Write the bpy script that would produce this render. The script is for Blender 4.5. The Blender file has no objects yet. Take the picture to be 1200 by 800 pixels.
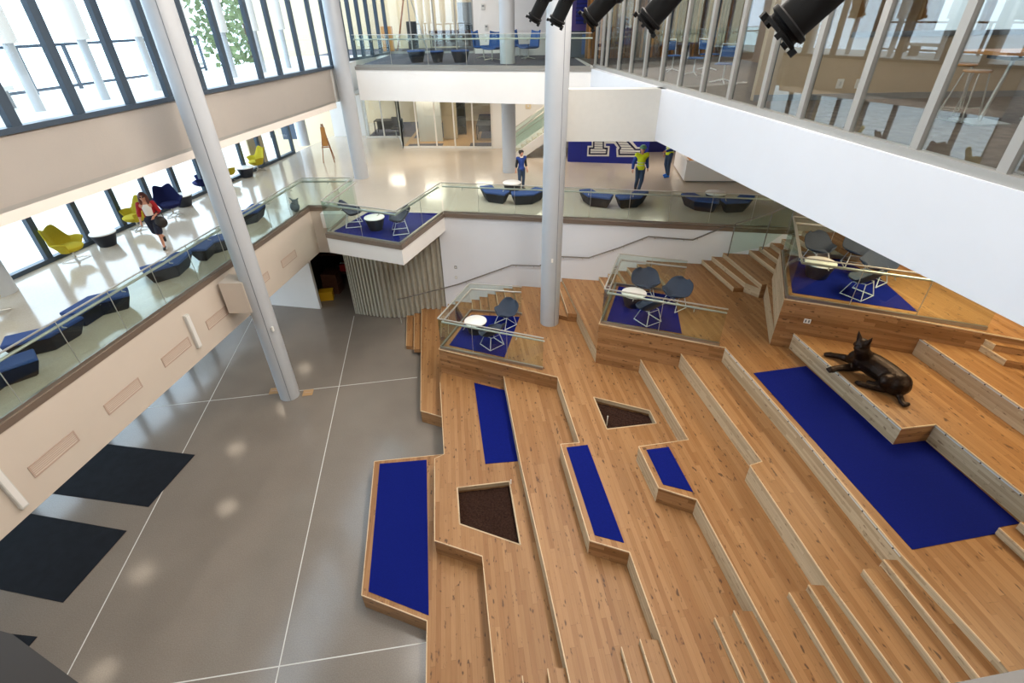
import bpy, bmesh, math, random
from mathutils import Vector, Matrix
random.seed(7)
C = bpy.context.scene.collection
PI = math.pi

# ------------------------------------------------------------------ camera
F, TH, ROLL, H = 580.0, math.radians(33.4), math.radians(1.0), 10.4
_ct, _st = math.cos(TH), math.sin(TH)
FW = Vector((0, _ct, -_st)); _r0 = Vector((1, 0, 0)); _u0 = Vector((0, _st, _ct))
RT = _r0*math.cos(ROLL) - _u0*math.sin(ROLL)
UP = _u0*math.cos(ROLL) + _r0*math.sin(ROLL)
CAM = Vector((0, 0, H))
cam_d = bpy.data.cameras.new('camera'); cam = bpy.data.objects.new('camera', cam_d); C.objects.link(cam)
cam_d.sensor_width = 36.0; cam_d.lens = F/1200*36; cam_d.clip_start = 0.03; cam_d.clip_end = 400
cam.matrix_world = Matrix(((RT.x, UP.x, -FW.x, 0), (RT.y, UP.y, -FW.y, 0), (RT.z, UP.z, -FW.z, H), (0, 0, 0, 1)))
bpy.context.scene.camera = cam

def ray(u, v): return FW + RT*((u-600)/F) - UP*((v-400)/F)
def at(u, v, z):                      # picture point -> world point at height z
    d = ray(u, v); return CAM + d*((z-H)/d.z)
def on_plane(u, v, A, B, off=0.0):    # picture point -> world point on the upright plane through A and B
    n = Vector((B[1]-A[1], -(B[0]-A[0]), 0)).normalized()
    if n.y > 0: n = -n
    d = ray(u, v); s = (Vector((A[0], A[1], 0)) - Vector((0, 0, 0))).dot(n)
    return CAM + d*((s+off)/d.dot(n))

# ------------------------------------------------------------------ sky, exposure
sc = bpy.context.scene
sc.view_settings.view_transform = 'Standard'; sc.view_settings.look = 'None'
sc.view_settings.gamma = 1.0; sc.view_settings.use_curve_mapping = False
sc.view_settings.exposure = 0.0
W = bpy.data.worlds.new('sky'); sc.world = W; W.use_nodes = True
bg = W.node_tree.nodes['Background']
bg.inputs['Color'].default_value = (0.68, 0.84, 1.0, 1); bg.inputs['Strength'].default_value = 5.0
cy = sc.cycles
cy.max_bounces = 10; cy.diffuse_bounces = 5; cy.glossy_bounces = 4; cy.transparent_max_bounces = 24; cy.transmission_bounces = 4
cy.caustics_reflective = False; cy.caustics_refractive = False; cy.sample_clamp_indirect = 6.0
cy.use_denoising = True

# ------------------------------------------------------------------ levels
LV = 0.45
Z2, Z3 = 4.5, 8.77
ZC = 13.4

def area_light(name, loc, size, size_y, power, color, rot=(0, 0, 0)):
    d = bpy.data.lights.new(name, 'AREA'); d.shape = 'RECTANGLE'; d.size = size; d.size_y = size_y
    d.energy = power; d.color = color
    o = bpy.data.objects.new(name, d); C.objects.link(o); o.location = loc; o.rotation_euler = rot
    return o
WARM = (1.0, 0.86, 0.70); NEUT = (1.0, 0.97, 0.94)
for (x, y, p) in ((-3.5, 4, 110), (-3.5, 11, 120), (3.8, 3, 170), (3.6, 8.5, 190), (1.8, 15, 170), (-3, 18.5, 190)):
    area_light('atrium_ceiling_light', (x, y, ZC-0.25), 2.6, 2.6, p, NEUT)
for (x, y, p) in ((3.0, 2.5, 500), (2.8, 8.5, 640), (2.4, 14.5, 640)):      # added fill lights, no fixture in view, brightening the left fascias
    area_light('wall_washer', (x, y, ZC-0.4), 0.9, 5.2, p, (1.0, 0.9, 0.79), (0, math.radians(76), 0))
for (x, y, p) in ((-4.5, 25, 100), (1.5, 25, 90), (6.5, 23.5, 100)):
    area_light('level_two_soffit_light', (x, y, 7.5), 2.2, 1.2, p, WARM)
for (x, y, p) in ((9.5, 10, 230), (10.5, 4.5, 170)):
    area_light('terrace_soffit_light', (x, y, 7.3), 2.4, 2.4, p, (1.0, 0.84, 0.54))
for (x, y, p) in ((-2, 27, 80), (6, 18, 110), (8.5, 8, 60), (8.5, 2, 45)):
    area_light('level_three_light', (x, y, 12.3), 2.2, 1.6, p, WARM)

# ------------------------------------------------------------------ materials
def srgb(h):
    h = h.lstrip('#'); r = []
    for i in (0, 2, 4):
        c = int(h[i:i+2], 16)/255; r.append(c/12.92 if c <= 0.04045 else ((c+0.055)/1.055)**2.4)
    return (r[0], r[1], r[2], 1)
def nd(nt, t, **k):
    n = nt.nodes.new(t)
    for a, b in k.items(): setattr(n, a, b)
    return n
def mat(name, col, rough=0.5, metal=0.0, spec=0.5, noise=0.0, nscale=8.0, emit=None, coat=0.0, bump=0.0, bscale=60.0):
    m = bpy.data.materials.new(name); m.use_nodes = True; nt = m.node_tree
    b = nt.nodes['Principled BSDF']; c = srgb(col) if isinstance(col, str) else col
    b.inputs['Base Color'].default_value = c; b.inputs['Roughness'].default_value = rough; b.inputs['Metallic'].default_value = metal
    b.inputs['Specular IOR Level'].default_value = spec
    if coat: b.inputs['Coat Weight'].default_value = coat; b.inputs['Coat Roughness'].default_value = 0.08
    if emit: b.inputs['Emission Color'].default_value = c; b.inputs['Emission Strength'].default_value = emit
    tc = nd(nt, 'ShaderNodeTexCoord')
    if noise:
        n = nd(nt, 'ShaderNodeTexNoise'); n.inputs['Scale'].default_value = nscale; n.inputs['Detail'].default_value = 5
        nt.links.new(tc.outputs['Object'], n.inputs['Vector'])
        mr = nd(nt, 'ShaderNodeMapRange'); mr.inputs['From Min'].default_value = 0.3; mr.inputs['From Max'].default_value = 0.7
        mr.inputs['To Min'].default_value = 1-noise; mr.inputs['To Max'].default_value = 1+noise
        nt.links.new(n.outputs['Fac'], mr.inputs['Value'])
        mx = nd(nt, 'ShaderNodeVectorMath', operation='SCALE'); mx.inputs[0].default_value = c[:3]
        nt.links.new(mr.outputs['Result'], mx.inputs['Scale']); nt.links.new(mx.outputs['Vector'], b.inputs['Base Color'])
    if bump:
        n2 = nd(nt, 'ShaderNodeTexNoise'); n2.inputs['Scale'].default_value = bscale; n2.inputs['Detail'].default_value = 3
        nt.links.new(tc.outputs['Object'], n2.inputs['Vector'])
        bp = nd(nt, 'ShaderNodeBump'); bp.inputs['Strength'].default_value = bump; bp.inputs['Distance'].default_value = 0.02
        nt.links.new(n2.outputs['Fac'], bp.inputs['Height']); nt.links.new(bp.outputs['Normal'], b.inputs['Normal'])
    return m
def glass_mat(name, tint, refl=0.06, rough=0.0):
    m = bpy.data.materials.new(name); m.use_nodes = True; nt = m.node_tree; nt.nodes.clear()
    o = nd(nt, 'ShaderNodeOutputMaterial'); t = nd(nt, 'ShaderNodeBsdfTransparent'); t.inputs['Color'].default_value = tint
    g = nd(nt, 'ShaderNodeBsdfGlossy'); g.inputs['Roughness'].default_value = rough
    lw = nd(nt, 'ShaderNodeLayerWeight'); lw.inputs['Blend'].default_value = 0.5
    ml = nd(nt, 'ShaderNodeMath', operation='MULTIPLY_ADD'); ml.inputs[1].default_value = 0.55; ml.inputs[2].default_value = refl
    mn = nd(nt, 'ShaderNodeMath', operation='MINIMUM'); mn.inputs[1].default_value = 0.6
    pw = nd(nt, 'ShaderNodeMath', operation='POWER'); pw.inputs[1].default_value = 4.0; nt.links.new(lw.outputs['Facing'], pw.inputs[0]); nt.links.new(pw.outputs[0], ml.inputs[0]); nt.links.new(ml.outputs[0], mn.inputs[0])
    mx = nd(nt, 'ShaderNodeMixShader'); nt.links.new(mn.outputs[0], mx.inputs['Fac'])
    nt.links.new(t.outputs[0], mx.inputs[1]); nt.links.new(g.outputs[0], mx.inputs[2]); nt.links.new(mx.outputs[0], o.inputs['Surface'])
    return m
def wood_mat(name, light, dark, knot, width=0.085, length=1.5, rough=0.42, contrast=1.0):
    m = bpy.data.materials.new(name); m.use_nodes = True; nt = m.node_tree; L = nt.links
    b = nt.nodes['Principled BSDF']; b.inputs['Roughness'].default_value = rough; b.inputs['Specular IOR Level'].default_value = 0.35
    uv = nd(nt, 'ShaderNodeUVMap'); sp = nd(nt, 'ShaderNodeSeparateXYZ'); L.new(uv.outputs['UV'], sp.inputs[0])
    def M(op, a, bb=None):
        n = nd(nt, 'ShaderNodeMath', operation=op)
        for i, s in enumerate((a, bb)):
            if s is None: continue
            if isinstance(s, (int, float)): n.inputs[i].default_value = s
            else: L.new(s, n.inputs[i])
        return n.outputs[0]
    vr = M('DIVIDE', sp.outputs['Y'], width); row = M('FLOOR', vr)
    wr = nd(nt, 'ShaderNodeTexWhiteNoise', noise_dimensions='1D'); L.new(row, wr.inputs['W'])
    uo = M('ADD', M('DIVIDE', sp.outputs['X'], length), M('MULTIPLY', wr.outputs['Value'], 17.0)); idx = M('FLOOR', uo)
    cv = nd(nt, 'ShaderNodeCombineXYZ'); L.new(row, cv.inputs[0]); L.new(idx, cv.inputs[1])
    wn = nd(nt, 'ShaderNodeTexWhiteNoise', noise_dimensions='2D'); L.new(cv.outputs[0], wn.inputs['Vector'])
    gv = nd(nt, 'ShaderNodeCombineXYZ'); L.new(M('MULTIPLY', sp.outputs['X'], 1.6), gv.inputs[0]); L.new(M('MULTIPLY', sp.outputs['Y'], 26.0), gv.inputs[1])
    L.new(M('MULTIPLY', wn.outputs['Value'], 50.0), gv.inputs[2])
    gn = nd(nt, 'ShaderNodeTexNoise'); gn.inputs['Scale'].default_value = 1.3; gn.inputs['Detail'].default_value = 4; L.new(gv.outputs[0], gn.inputs['Vector'])
    fac = M('ADD', M('MULTIPLY', wn.outputs['Value'], 0.62*contrast), M('MULTIPLY', gn.outputs['Fac'], 0.55*contrast))
    rp = nd(nt, 'ShaderNodeValToRGB'); L.new(fac, rp.inputs['Fac'])
    e = rp.color_ramp.elements; e[0].position = 0.18; e[0].color = srgb(dark); e[1].position = 0.85; e[1].color = srgb(light)
    kv = nd(nt, 'ShaderNodeCombineXYZ'); L.new(M('MULTIPLY', sp.outputs['X'], 5.5), kv.inputs[0]); L.new(M('MULTIPLY', sp.outputs['Y'], 13.0), kv.inputs[1]); L.new(M('MULTIPLY', wn.outputs['Value'], 31.0), kv.inputs[2])
    kn = nd(nt, 'ShaderNodeTexNoise'); kn.inputs['Scale'].default_value = 1.0; kn.inputs['Detail'].default_value = 2; L.new(kv.outputs[0], kn.inputs['Vector'])
    kr = nd(nt, 'ShaderNodeMapRange'); kr.inputs['From Min'].default_value = 0.635; kr.inputs['From Max'].default_value = 0.72; L.new(kn.outputs['Fac'], kr.inputs['Value'])
    m1 = nd(nt, 'ShaderNodeMix', data_type='RGBA'); L.new(M('MULTIPLY', kr.outputs['Result'], 0.85), m1.inputs['Factor'])
    L.new(rp.outputs['Color'], m1.inputs['A']); m1.inputs['B'].default_value = srgb(knot)
    fr = M('FRACT', vr); ed = M('LESS_THAN', M('MINIMUM', fr, M('SUBTRACT', 1.0, fr)), 0.03)
    fu = M('FRACT', uo); eu = M('LESS_THAN', fu, 0.004); jj = M('MULTIPLY', M('MAXIMUM', ed, eu), 0.28)
    m2 = nd(nt, 'ShaderNodeMix', data_type='RGBA'); L.new(jj, m2.inputs['Factor']); L.new(m1.outputs['Result'], m2.inputs['A']); m2.inputs['B'].default_value = srgb(knot)
    L.new(m2.outputs['Result'], b.inputs['Base Color'])
    return m
def floor_mat(name, col, rough, fleck, scale=0.6, amp=0.10):
    m = bpy.data.materials.new(name); m.use_nodes = True; nt = m.node_tree; L = nt.links; c = srgb(col)
    b = nt.nodes['Principled BSDF']; b.inputs['Roughness'].default_value = rough; b.inputs['Specular IOR Level'].default_value = 0.6
    tc = nd(nt, 'ShaderNodeTexCoord')
    n = nd(nt, 'ShaderNodeTexNoise'); n.inputs['Scale'].default_value = scale; n.inputs['Detail'].default_value = 6; L.new(tc.outputs['Object'], n.inputs['Vector'])
    mr = nd(nt, 'ShaderNodeMapRange'); mr.inputs['From Min'].default_value = 0.3; mr.inputs['From Max'].default_value = 0.7
    mr.inputs['To Min'].default_value = 1-amp; mr.inputs['To Max'].default_value = 1+amp; L.new(n.outputs['Fac'], mr.inputs['Value'])
    f = nd(nt, 'ShaderNodeTexNoise'); f.inputs['Scale'].default_value = 45; f.inputs['Detail'].default_value = 2; L.new(tc.outputs['Object'], f.inputs['Vector'])
    fm = nd(nt, 'ShaderNodeMapRange'); fm.inputs['From Min'].default_value = 0.35; fm.inputs['From Max'].default_value = 0.65
    fm.inputs['To Min'].default_value = 1-fleck; fm.inputs['To Max'].default_value = 1+fleck; L.new(f.outputs['Fac'], fm.inputs['Value'])
    mm = nd(nt, 'ShaderNodeMath', operation='MULTIPLY'); L.new(mr.outputs[0], mm.inputs[0]); L.new(fm.outputs[0], mm.inputs[1])
    s = nd(nt, 'ShaderNodeVectorMath', operation='SCALE'); s.inputs[0].default_value = c[:3]; L.new(mm.outputs[0], s.inputs['Scale']); L.new(s.outputs['Vector'], b.inputs['Base Color'])
    rr = nd(nt, 'ShaderNodeMapRange'); rr.inputs['To Min'].default_value = rough*0.75; rr.inputs['To Max'].default_value = rough*1.3; L.new(n.outputs['Fac'], rr.inputs['Value']); L.new(rr.outputs[0], b.inputs['Roughness'])
    return m

M = {}
M['white'] = mat('white_paint', '#e9e7e4', 0.6, noise=0.015, nscale=1.5)
M['warmwhite'] = mat('warm_white_paint', '#cfc3b6', 0.6, noise=0.015, nscale=1.5)
M['creamwhite'] = mat('cream_white_paint', '#f1e8df', 0.6, noise=0.015, nscale=1.5)
M['coolwhite'] = mat('cool_white_paint', '#e3e6ec', 0.6, noise=0.012, nscale=1.5)
M['greywhite'] = mat('pale_grey_paint', '#cfcfca', 0.6, noise=0.015)
M['ceiling'] = mat('ceiling_paint', '#dcdad6', 0.8)
M['column'] = mat('column_paint', '#b6babf', 0.33, noise=0.02, nscale=2, spec=0.5)
M['joint'] = mat('column_joint', '#7c8086', 0.5)
M['conc'] = floor_mat('polished_concrete', '#7f776e', 0.15, 0.10, 0.5, 0.10)
M['terrazzo'] = floor_mat('pale_terrazzo', '#c2b7a8', 0.12, 0.05, 0.4, 0.04)
M['carpet'] = mat('dark_carpet', '#5d5c66', 0.95, noise=0.2, nscale=6, spec=0.1)
M['carpet_b'] = mat('brown_carpet', '#6f655d', 0.95, noise=0.25, nscale=5, spec=0.1)
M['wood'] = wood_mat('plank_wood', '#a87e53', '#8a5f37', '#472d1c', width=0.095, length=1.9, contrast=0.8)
M['woodface'] = wood_mat('riser_wood', '#cbb595', '#a68d6d', '#7c6248', width=0.06, length=2.4, rough=0.5, contrast=0.8)  # paler copy of the wood: daylight on the side-facing risers painted in
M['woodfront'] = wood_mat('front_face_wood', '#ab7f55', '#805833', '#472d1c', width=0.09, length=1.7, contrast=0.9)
M['woodtrim'] = wood_mat('wood_trim', '#d9c19e', '#cbae88', '#8a6442', width=0.3, length=2.5)  # nosing wood made pale to carry a painted edge highlight
M['ply'] = mat('tan_panel', '#b98d58', 0.5, noise=0.08, nscale=3)
M['blue'] = mat('royal_blue_carpet', '#0b1868', 0.95, noise=0.10, nscale=30, spec=0.12, bump=0.3, bscale=300)
M['mat'] = mat('black_entrance_mat', '#12151c', 0.9, noise=0.25, nscale=4, spec=0.2, bump=0.3, bscale=200)
M['soil'] = mat('dark_soil', '#33221b', 1.0, noise=0.5, nscale=25, spec=0.1, bump=1.0, bscale=35)
M['steel'] = mat('brushed_steel', '#bdbbb4', 0.38, 0.6)
M['railgrey'] = mat('grey_handrail', '#77736e', 0.45, 0.4)
M['shoe'] = mat('steel_shoe', '#a9a49c', 0.35, 0.9)
M['bronze_edge'] = mat('slab_edge_metal', '#85766a', 0.45, 0.5)
M['frame_dark'] = mat('dark_blue_grey_frame', '#3f4c5a', 0.4, 0.2)
M['frame_light'] = mat('aluminium_frame', '#a5a39e', 0.4, 0.3)
M['frame_white'] = mat('white_frame', '#dedcd6', 0.45)
M['gasket'] = mat('black_gasket', '#191b1e', 0.6)
M['glass'] = glass_mat('window_glass', (0.97, 0.99, 0.99, 1), 0.05)
M['glass_in'] = glass_mat('interior_glass', (0.93, 0.95, 0.94, 1), 0.08)
M['glass_g'] = glass_mat('guard_glass', (0.90, 0.955, 0.93, 1), 0.03)
M['black'] = mat('black_metal', '#050506', 0.7, 0.0, 0.25)
M['blackpl'] = mat('black_plastic', '#17181b', 0.5)
M['lens'] = mat('spot_lens', '#20242a', 0.05, 0.0, 0.9)
M['navy'] = mat('navy_drum', '#161a26', 0.5)
M['benchtop'] = mat('blue_bench_fabric', '#3b5288', 0.85, noise=0.08, nscale=40, spec=0.2)
M['benchside'] = mat('charcoal_bench_fabric', '#20242f', 0.7, noise=0.08, nscale=40, spec=0.3)
M['yellow'] = mat('yellow_fabric', '#b7a52c', 0.85, noise=0.06, nscale=40, spec=0.2)
M['bluechair'] = mat('blue_fabric', '#171c48', 0.85, noise=0.08, nscale=40, spec=0.2)
M['midblue'] = mat('mid_blue_fabric', '#3c5f9a', 0.85, noise=0.08, nscale=40, spec=0.2)
M['slate'] = mat('slate_upholstery', '#3a4250', 0.75, noise=0.08, nscale=40, spec=0.25)
M['whitewire'] = mat('white_wire', '#e6e8ea', 0.35, 0.2)
M['tabletop'] = mat('white_laminate', '#eeece6', 0.35)
M['statue'] = mat('bronze_statue', '#2c2019', 0.38, 0.75, noise=0.35, nscale=9, bump=0.35, bscale=45)
M['curtain'] = mat('grey_beige_vinyl', '#aaa596', 0.6, noise=0.05, nscale=6)
M['signblue'] = mat('royal_blue_wall', '#10208c', 0.5, noise=0.04, nscale=2)
M['darkblue'] = mat('deep_blue_wall', '#0c1566', 0.55)
M['signwhite'] = mat('sign_white', '#eceae6', 0.5)
M['signnavy'] = mat('sign_navy', '#0a1040', 0.5)
M['lamp'] = mat('lamp_diffuser', '#fff4e2', 0.5, emit=6.0)
M['lamp_warm'] = mat('warm_lamp_diffuser', '#ffeacf', 0.5, emit=4.5)
M['skin'] = mat('skin', '#c98f74', 0.5, noise=0.03)
M['red'] = mat('red_jacket', '#a8161c', 0.75, noise=0.08, nscale=20)
M['cream'] = mat('white_blouse', '#e8e2da', 0.8)
M['darknavy'] = mat('navy_skirt', '#12152a', 0.8)
M['auburn'] = mat('auburn_hair', '#5a2616', 0.55, noise=0.2, nscale=30)
M['darkhair'] = mat('dark_hair', '#1e1210', 0.55, noise=0.2, nscale=30)
M['hivis'] = mat('hi_vis_yellow', '#d4e21c', 0.7)
M['silver'] = mat('reflective_band', '#c9cdc9', 0.4, 0.2)
M['denim'] = mat('denim', '#34465f', 0.85, noise=0.12, nscale=30)
M['workblue'] = mat('blue_shirt', '#23408a', 0.8, noise=0.06)
M['helmet'] = mat('green_helmet', '#5b8a6a', 0.35)
M['shoeblue'] = mat('blue_overshoe', '#1f6fd0', 0.6)
M['leather'] = mat('dark_leather', '#2a2420', 0.5)
M['orangewood'] = mat('orange_wood', '#c08645', 0.4, noise=0.08, nscale=4)
M['easel'] = mat('easel_wood', '#9a6038', 0.5, noise=0.1, nscale=10)
M['leaf'] = mat('leaf_green', '#6d7a52', 0.7, noise=0.3, nscale=3)
M['bark'] = mat('tree_bark', '#5a4a3c', 0.9, noise=0.2)
M['paving'] = mat('pale_paving', '#c9c7c2', 0.8, noise=0.06, nscale=2)
M['lawn'] = mat('lawn_green', '#6e8a50', 0.95, noise=0.2, nscale=1.5)
M['brickfar'] = mat('far_facade', '#d8d2c8', 0.8, noise=0.04)
M['plate'] = mat('tan_plate', '#b08d62', 0.6)
M['yellowbox'] = mat('yellow_plastic', '#d9a714', 0.5)
M['brown'] = mat('brown_crate', '#5a3524', 0.7, noise=0.15)
M['darkroom'] = mat('shade_dark_wall', '#2b2420', 0.8)  # gloom of the unlit storage room painted into its wall colour
M['cream_wall'] = mat('cream_wall', '#d8c6a6', 0.7)
M['beige_wall'] = mat('beige_wall', '#bda788', 0.7, noise=0.03)
M['slats'] = mat('brown_slat', '#8a6438', 0.55, noise=0.1)
M['purple'] = mat('purple_wall', '#5b4a8c', 0.6)
M['blind'] = mat('white_blind', '#e2e4e2', 0.7)
M['vent'] = mat('vent_grille', '#b9a394', 0.6)
M['ledge'] = mat('dark_rail_cap', '#1f1c1a', 0.5, noise=0.05)
M['grey'] = mat('mid_grey', '#7c7f82', 0.6)
M['bag'] = mat('grey_bag', '#5c6672', 0.8, noise=0.15, nscale=20)

# ------------------------------------------------------------------ mesh builder
class MB:
    def __init__(s): s.v = []; s.f = []; s.uv = []
    def face(s, pts, uv=None):
        b = len(s.v); s.v += [tuple(p) for p in pts]; s.f.append(list(range(b, b+len(pts))))
        s.uv.append(uv or [(p[0], p[1]) for p in pts]); return s
    def box(s, x0, x1, y0, y1, z0, z1):
        return s.prism([(x0, y0), (x1, y0), (x1, y1), (x0, y1)], z0, z1)
    def prism(s, poly, z0, z1, d=(1, 0), top=True, bottom=True, sides=True, keep=None):
        a = sum(poly[i][0]*poly[(i+1) % len(poly)][1]-poly[(i+1) % len(poly)][0]*poly[i][1] for i in range(len(poly)))
        if a < 0: poly = poly[::-1]
        t = lambda p: (p[0]*d[0]+p[1]*d[1], -p[0]*d[1]+p[1]*d[0])
        if top: s.face([(p[0], p[1], z1) for p in poly], [t(p) for p in poly])
        if bottom: s.face([(p[0], p[1], z0) for p in poly[::-1]], [t(p) for p in poly[::-1]])
        if sides:
            l = 0.0
            for i in range(len(poly)):
                p, q = poly[i], poly[(i+1) % len(poly)]; e = math.hypot(q[0]-p[0], q[1]-p[1])
                if e < 1e-6 or (keep and not keep((q[1]-p[1])/e, -(q[0]-p[0])/e)): continue
                s.face([(p[0], p[1], z0), (q[0], q[1], z0), (q[0], q[1], z1), (p[0], p[1], z1)], [(l, z0), (l+e, z0), (l+e, z1), (l, z1)]); l += e
        return s
    def frustum(s, poly0, z0, poly1, z1):
        n = len(poly0)
        s.face([(p[0], p[1], z1) for p in poly1]); s.face([(p[0], p[1], z0) for p in poly0[::-1]])
        for i in range(n):
            j = (i+1) % n
            s.face([(*poly0[i], z0), (*poly0[j], z0), (*poly1[j], z1), (*poly1[i], z1)])
        return s
    def bar(s, a, b, w, h, up=(0, 0, 1)):
        a = Vector(a); b = Vector(b); d = (b-a).normalized(); up = Vector(up)
        if abs(d.dot(up)) > 0.98: up = Vector((0, 1, 0))
        sx = d.cross(up).normalized()*(w/2); sy = sx.cross(d).normalized()*(h/2)
        c = [-sx-sy, sx-sy, sx+sy, -sx+sy]
        A = [a+k for k in c]; B = [b+k for k in c]; ln = (b-a).length
        s.face([A[3], A[2], A[1], A[0]], [(0, 0), (w, 0), (w, h), (0, h)]); s.face(B, [(0, 0), (w, 0), (w, h), (0, h)])
        for i in range(4):
            j = (i+1) % 4; ww = w if i % 2 == 0 else h
            s.face([A[i], A[j], B[j], B[i]], [(0, 0), (0, ww), (ln, ww), (ln, 0)])
        return s
    def tube(s, pts, r, n=8, caps=True, closed=False):
        P = [Vector(p) for p in pts]; m = len(P); R = r if isinstance(r, (list, tuple)) else [r]*m
        rings = []; up = None
        for i in range(m):
            if closed: d = (P[(i+1) % m]-P[i-1]).normalized()
            else: d = (P[min(i+1, m-1)]-P[max(i-1, 0)]).normalized()
            if up is None: up = Vector((0, 0, 1)) if abs(d.z) < 0.9 else Vector((1, 0, 0))
            x = d.cross(up).normalized(); y = x.cross(d).normalized(); up = y
            k = 1.0
            if 0 < i < m-1 and not closed:
                c = (P[i]-P[i-1]).normalized().dot((P[i+1]-P[i]).normalized()); k = 1/max(0.6, math.sqrt(max(0.01, (1+c)/2)))
            b = len(s.v); rings.append(b)
            for j in range(n):
                t = 2*PI*j/n; s.v.append(tuple(P[i]+(x*math.cos(t)+y*math.sin(t))*R[i]*k))
        for i in range(m if closed else m-1):
            a, b = rings[i], rings[(i+1) % m]
            for j in range(n):
                jj = (j+1) % n; s.f.append([a+j, a+jj, b+jj, b+j]); s.uv.append([(0, 0), (0, 1), (1, 1), (1, 0)])
        if caps and not closed:
            s.f.append([rings[0]+j for j in range(n)][::-1]); s.uv.append([(0, 0)]*n)
            s.f.append([rings[-1]+j for j in range(n)]); s.uv.append([(0, 0)]*n)
        return s
    def lathe(s, prof, n=28, cx=0, cy=0, caps=True):
        b = len(s.v); k = len(prof)
        for (r, z) in prof:
            for j in range(n):
                t = 2*PI*j/n; s.v.append((cx+r*math.cos(t), cy+r*math.sin(t), z))
        for i in range(k-1):
            for j in range(n):
                jj = (j+1) % n; s.f.append([b+i*n+j, b+i*n+jj, b+(i+1)*n+jj, b+(i+1)*n+j]); s.uv.append([(0, 0)]*4)
        if caps and prof[0][0] > 1e-4: s.f.append([b+j for j in range(n)][::-1]); s.uv.append([(0, 0)]*n)
        if caps and prof[-1][0] > 1e-4: s.f.append([b+(k-1)*n+j for j in range(n)]); s.uv.append([(0, 0)]*n)
        return s
    def ball(s, c, r, sx=1, sy=1, sz=1, n=14, k=9, rot=None):
        b = len(s.v); c = Vector(c)
        for i in range(k+1):
            ph = PI*i/k
            for j in range(n):
                t = 2*PI*j/n; p = Vector((r*sx*math.sin(ph)*math.cos(t), r*sy*math.sin(ph)*math.sin(t), r*sz*math.cos(ph)))
                if rot is not None: p = rot @ p
                s.v.append(tuple(c+p))
        for i in range(k):
            for j in range(n):
                jj = (j+1) % n; s.f.append([b+i*n+j, b+(i+1)*n+j, b+(i+1)*n+jj, b+i*n+jj]); s.uv.append([(0, 0)]*4)
        return s
    def grid(s, fn, nu, nv):
        b = len(s.v)
        for i in range(nu+1):
            for j in range(nv+1): s.v.append(tuple(fn(i/nu, j/nv)))
        for i in range(nu):
            for j in range(nv):
                a = b+i*(nv+1)+j; s.f.append([a, a+nv+1, a+nv+2, a+1]); s.uv.append([(0, 0)]*4)
        return s
    def build(s, name, m, parent=None, smooth=False, bevel=0.0, solid=0.0, weld=True, sub=0, angle=40):
        me = bpy.data.meshes.new(name); bm = bmesh.new(); uvl = bm.loops.layers.uv.new('UVMap')
        vs = [bm.verts.new(p) for p in s.v]
        for f, uv in zip(s.f, s.uv):
            try: bf = bm.faces.new([vs[i] for i in f])
            except ValueError: continue
            for lp, t in zip(bf.loops, uv): lp[uvl].uv = t
        if weld: bmesh.ops.remove_doubles(bm, verts=bm.verts, dist=1e-5)
        ng = [f for f in bm.faces if len(f.verts) > 4]
        if ng: bmesh.ops.triangulate(bm, faces=ng)
        bm.to_mesh(me); bm.free()
        mm = M[m] if isinstance(m, str) else m
        me.materials.append(mm)
        if smooth:
            me.polygons.foreach_set('use_smooth', [True]*len(me.polygons)); 
            try: me.set_sharp_from_angle(angle=math.radians(angle))
            except Exception: pass
        o = bpy.data.objects.new(name, me); C.objects.link(o)
        if parent is not None: o.parent = parent
        if solid: md = o.modifiers.new('solid', 'SOLIDIFY'); md.thickness = solid; md.offset = 0
        if bevel: md = o.modifiers.new('bevel', 'BEVEL'); md.width = bevel; md.segments = 2; md.limit_method = 'ANGLE'
        if sub: md = o.modifiers.new('sub', 'SUBSURF'); md.levels = sub; md.render_levels = sub
        return o

def tag(o, label=None, cat=None, group=None, kind=None):
    if label: o['label'] = label
    if cat: o['category'] = cat
    if group: o['group'] = group
    if kind: o['kind'] = kind
    return o
def thing(name, label, cat, loc=(0, 0, 0), rz=0.0, group=None):
    o = bpy.data.objects.new(name, None); C.objects.link(o); o.empty_display_size = 0.1
    o.location = loc; o.rotation_euler = (0, 0, rz); o['kind'] = 'thing'; return tag(o, label, cat, group)
def struct(o): o['kind'] = 'structure'; return o
def copy_tree(o, parent=None):
    c = o.copy(); C.objects.link(c); c.parent = parent
    for ch in o.children: copy_tree(ch, c)
    return c
def dup(root, loc, rz, label, group=None):
    c = copy_tree(root); c.location = loc; c.rotation_euler = (0, 0, rz); c['label'] = label
    if group: c['group'] = group
    return c
def xy(p): return (p[0], p[1])
def lerp(a, b, t): return tuple(a[i]+(b[i]-a[i])*t for i in range(len(a)))

# ================================================================== THE SETTING
WA, WB = at(512, 249, Z2), at(930, 270, Z2)
def wallpt(u, v, off=0.0): return on_plane(u, v, WA, WB, off)
DT = Vector((0.105, -0.9945))                     # run of the terrace edges
def far_on(a, b, y):                              # point on the plan line a-b at a given y
    t = (y-a[1])/(b[1]-a[1]); return (a[0]+(b[0]-a[0])*t, y)

# ---- ground floor
struct(MB().prism([(-16, -4.5), (17, -4.5), (17, 36), (-16, 36)], -0.3, 0).build('floor', 'conc'))
FL = bpy.data.objects['floor']
strips = [((500, 752.5), (207, 800)), ((80, 788), (300, 365)), ((323, 800), (415, 370)), ((170, 478), (489, 442))]
for (a, b) in strips:
    A, B = at(*a, 0), at(*b, 0); e = (B-A).normalized()
    if a[0] in (80, 323): A = A-e*6
    if a[0] == 80: B = B+e*1.5
    if a[0] == 500: B = B+e*4
    MB().bar(A+Vector((0, 0, .0015)), B+Vector((0, 0, .0015)), 0.022, 0.003).build('divider_strip', 'greywhite', FL)

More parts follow.
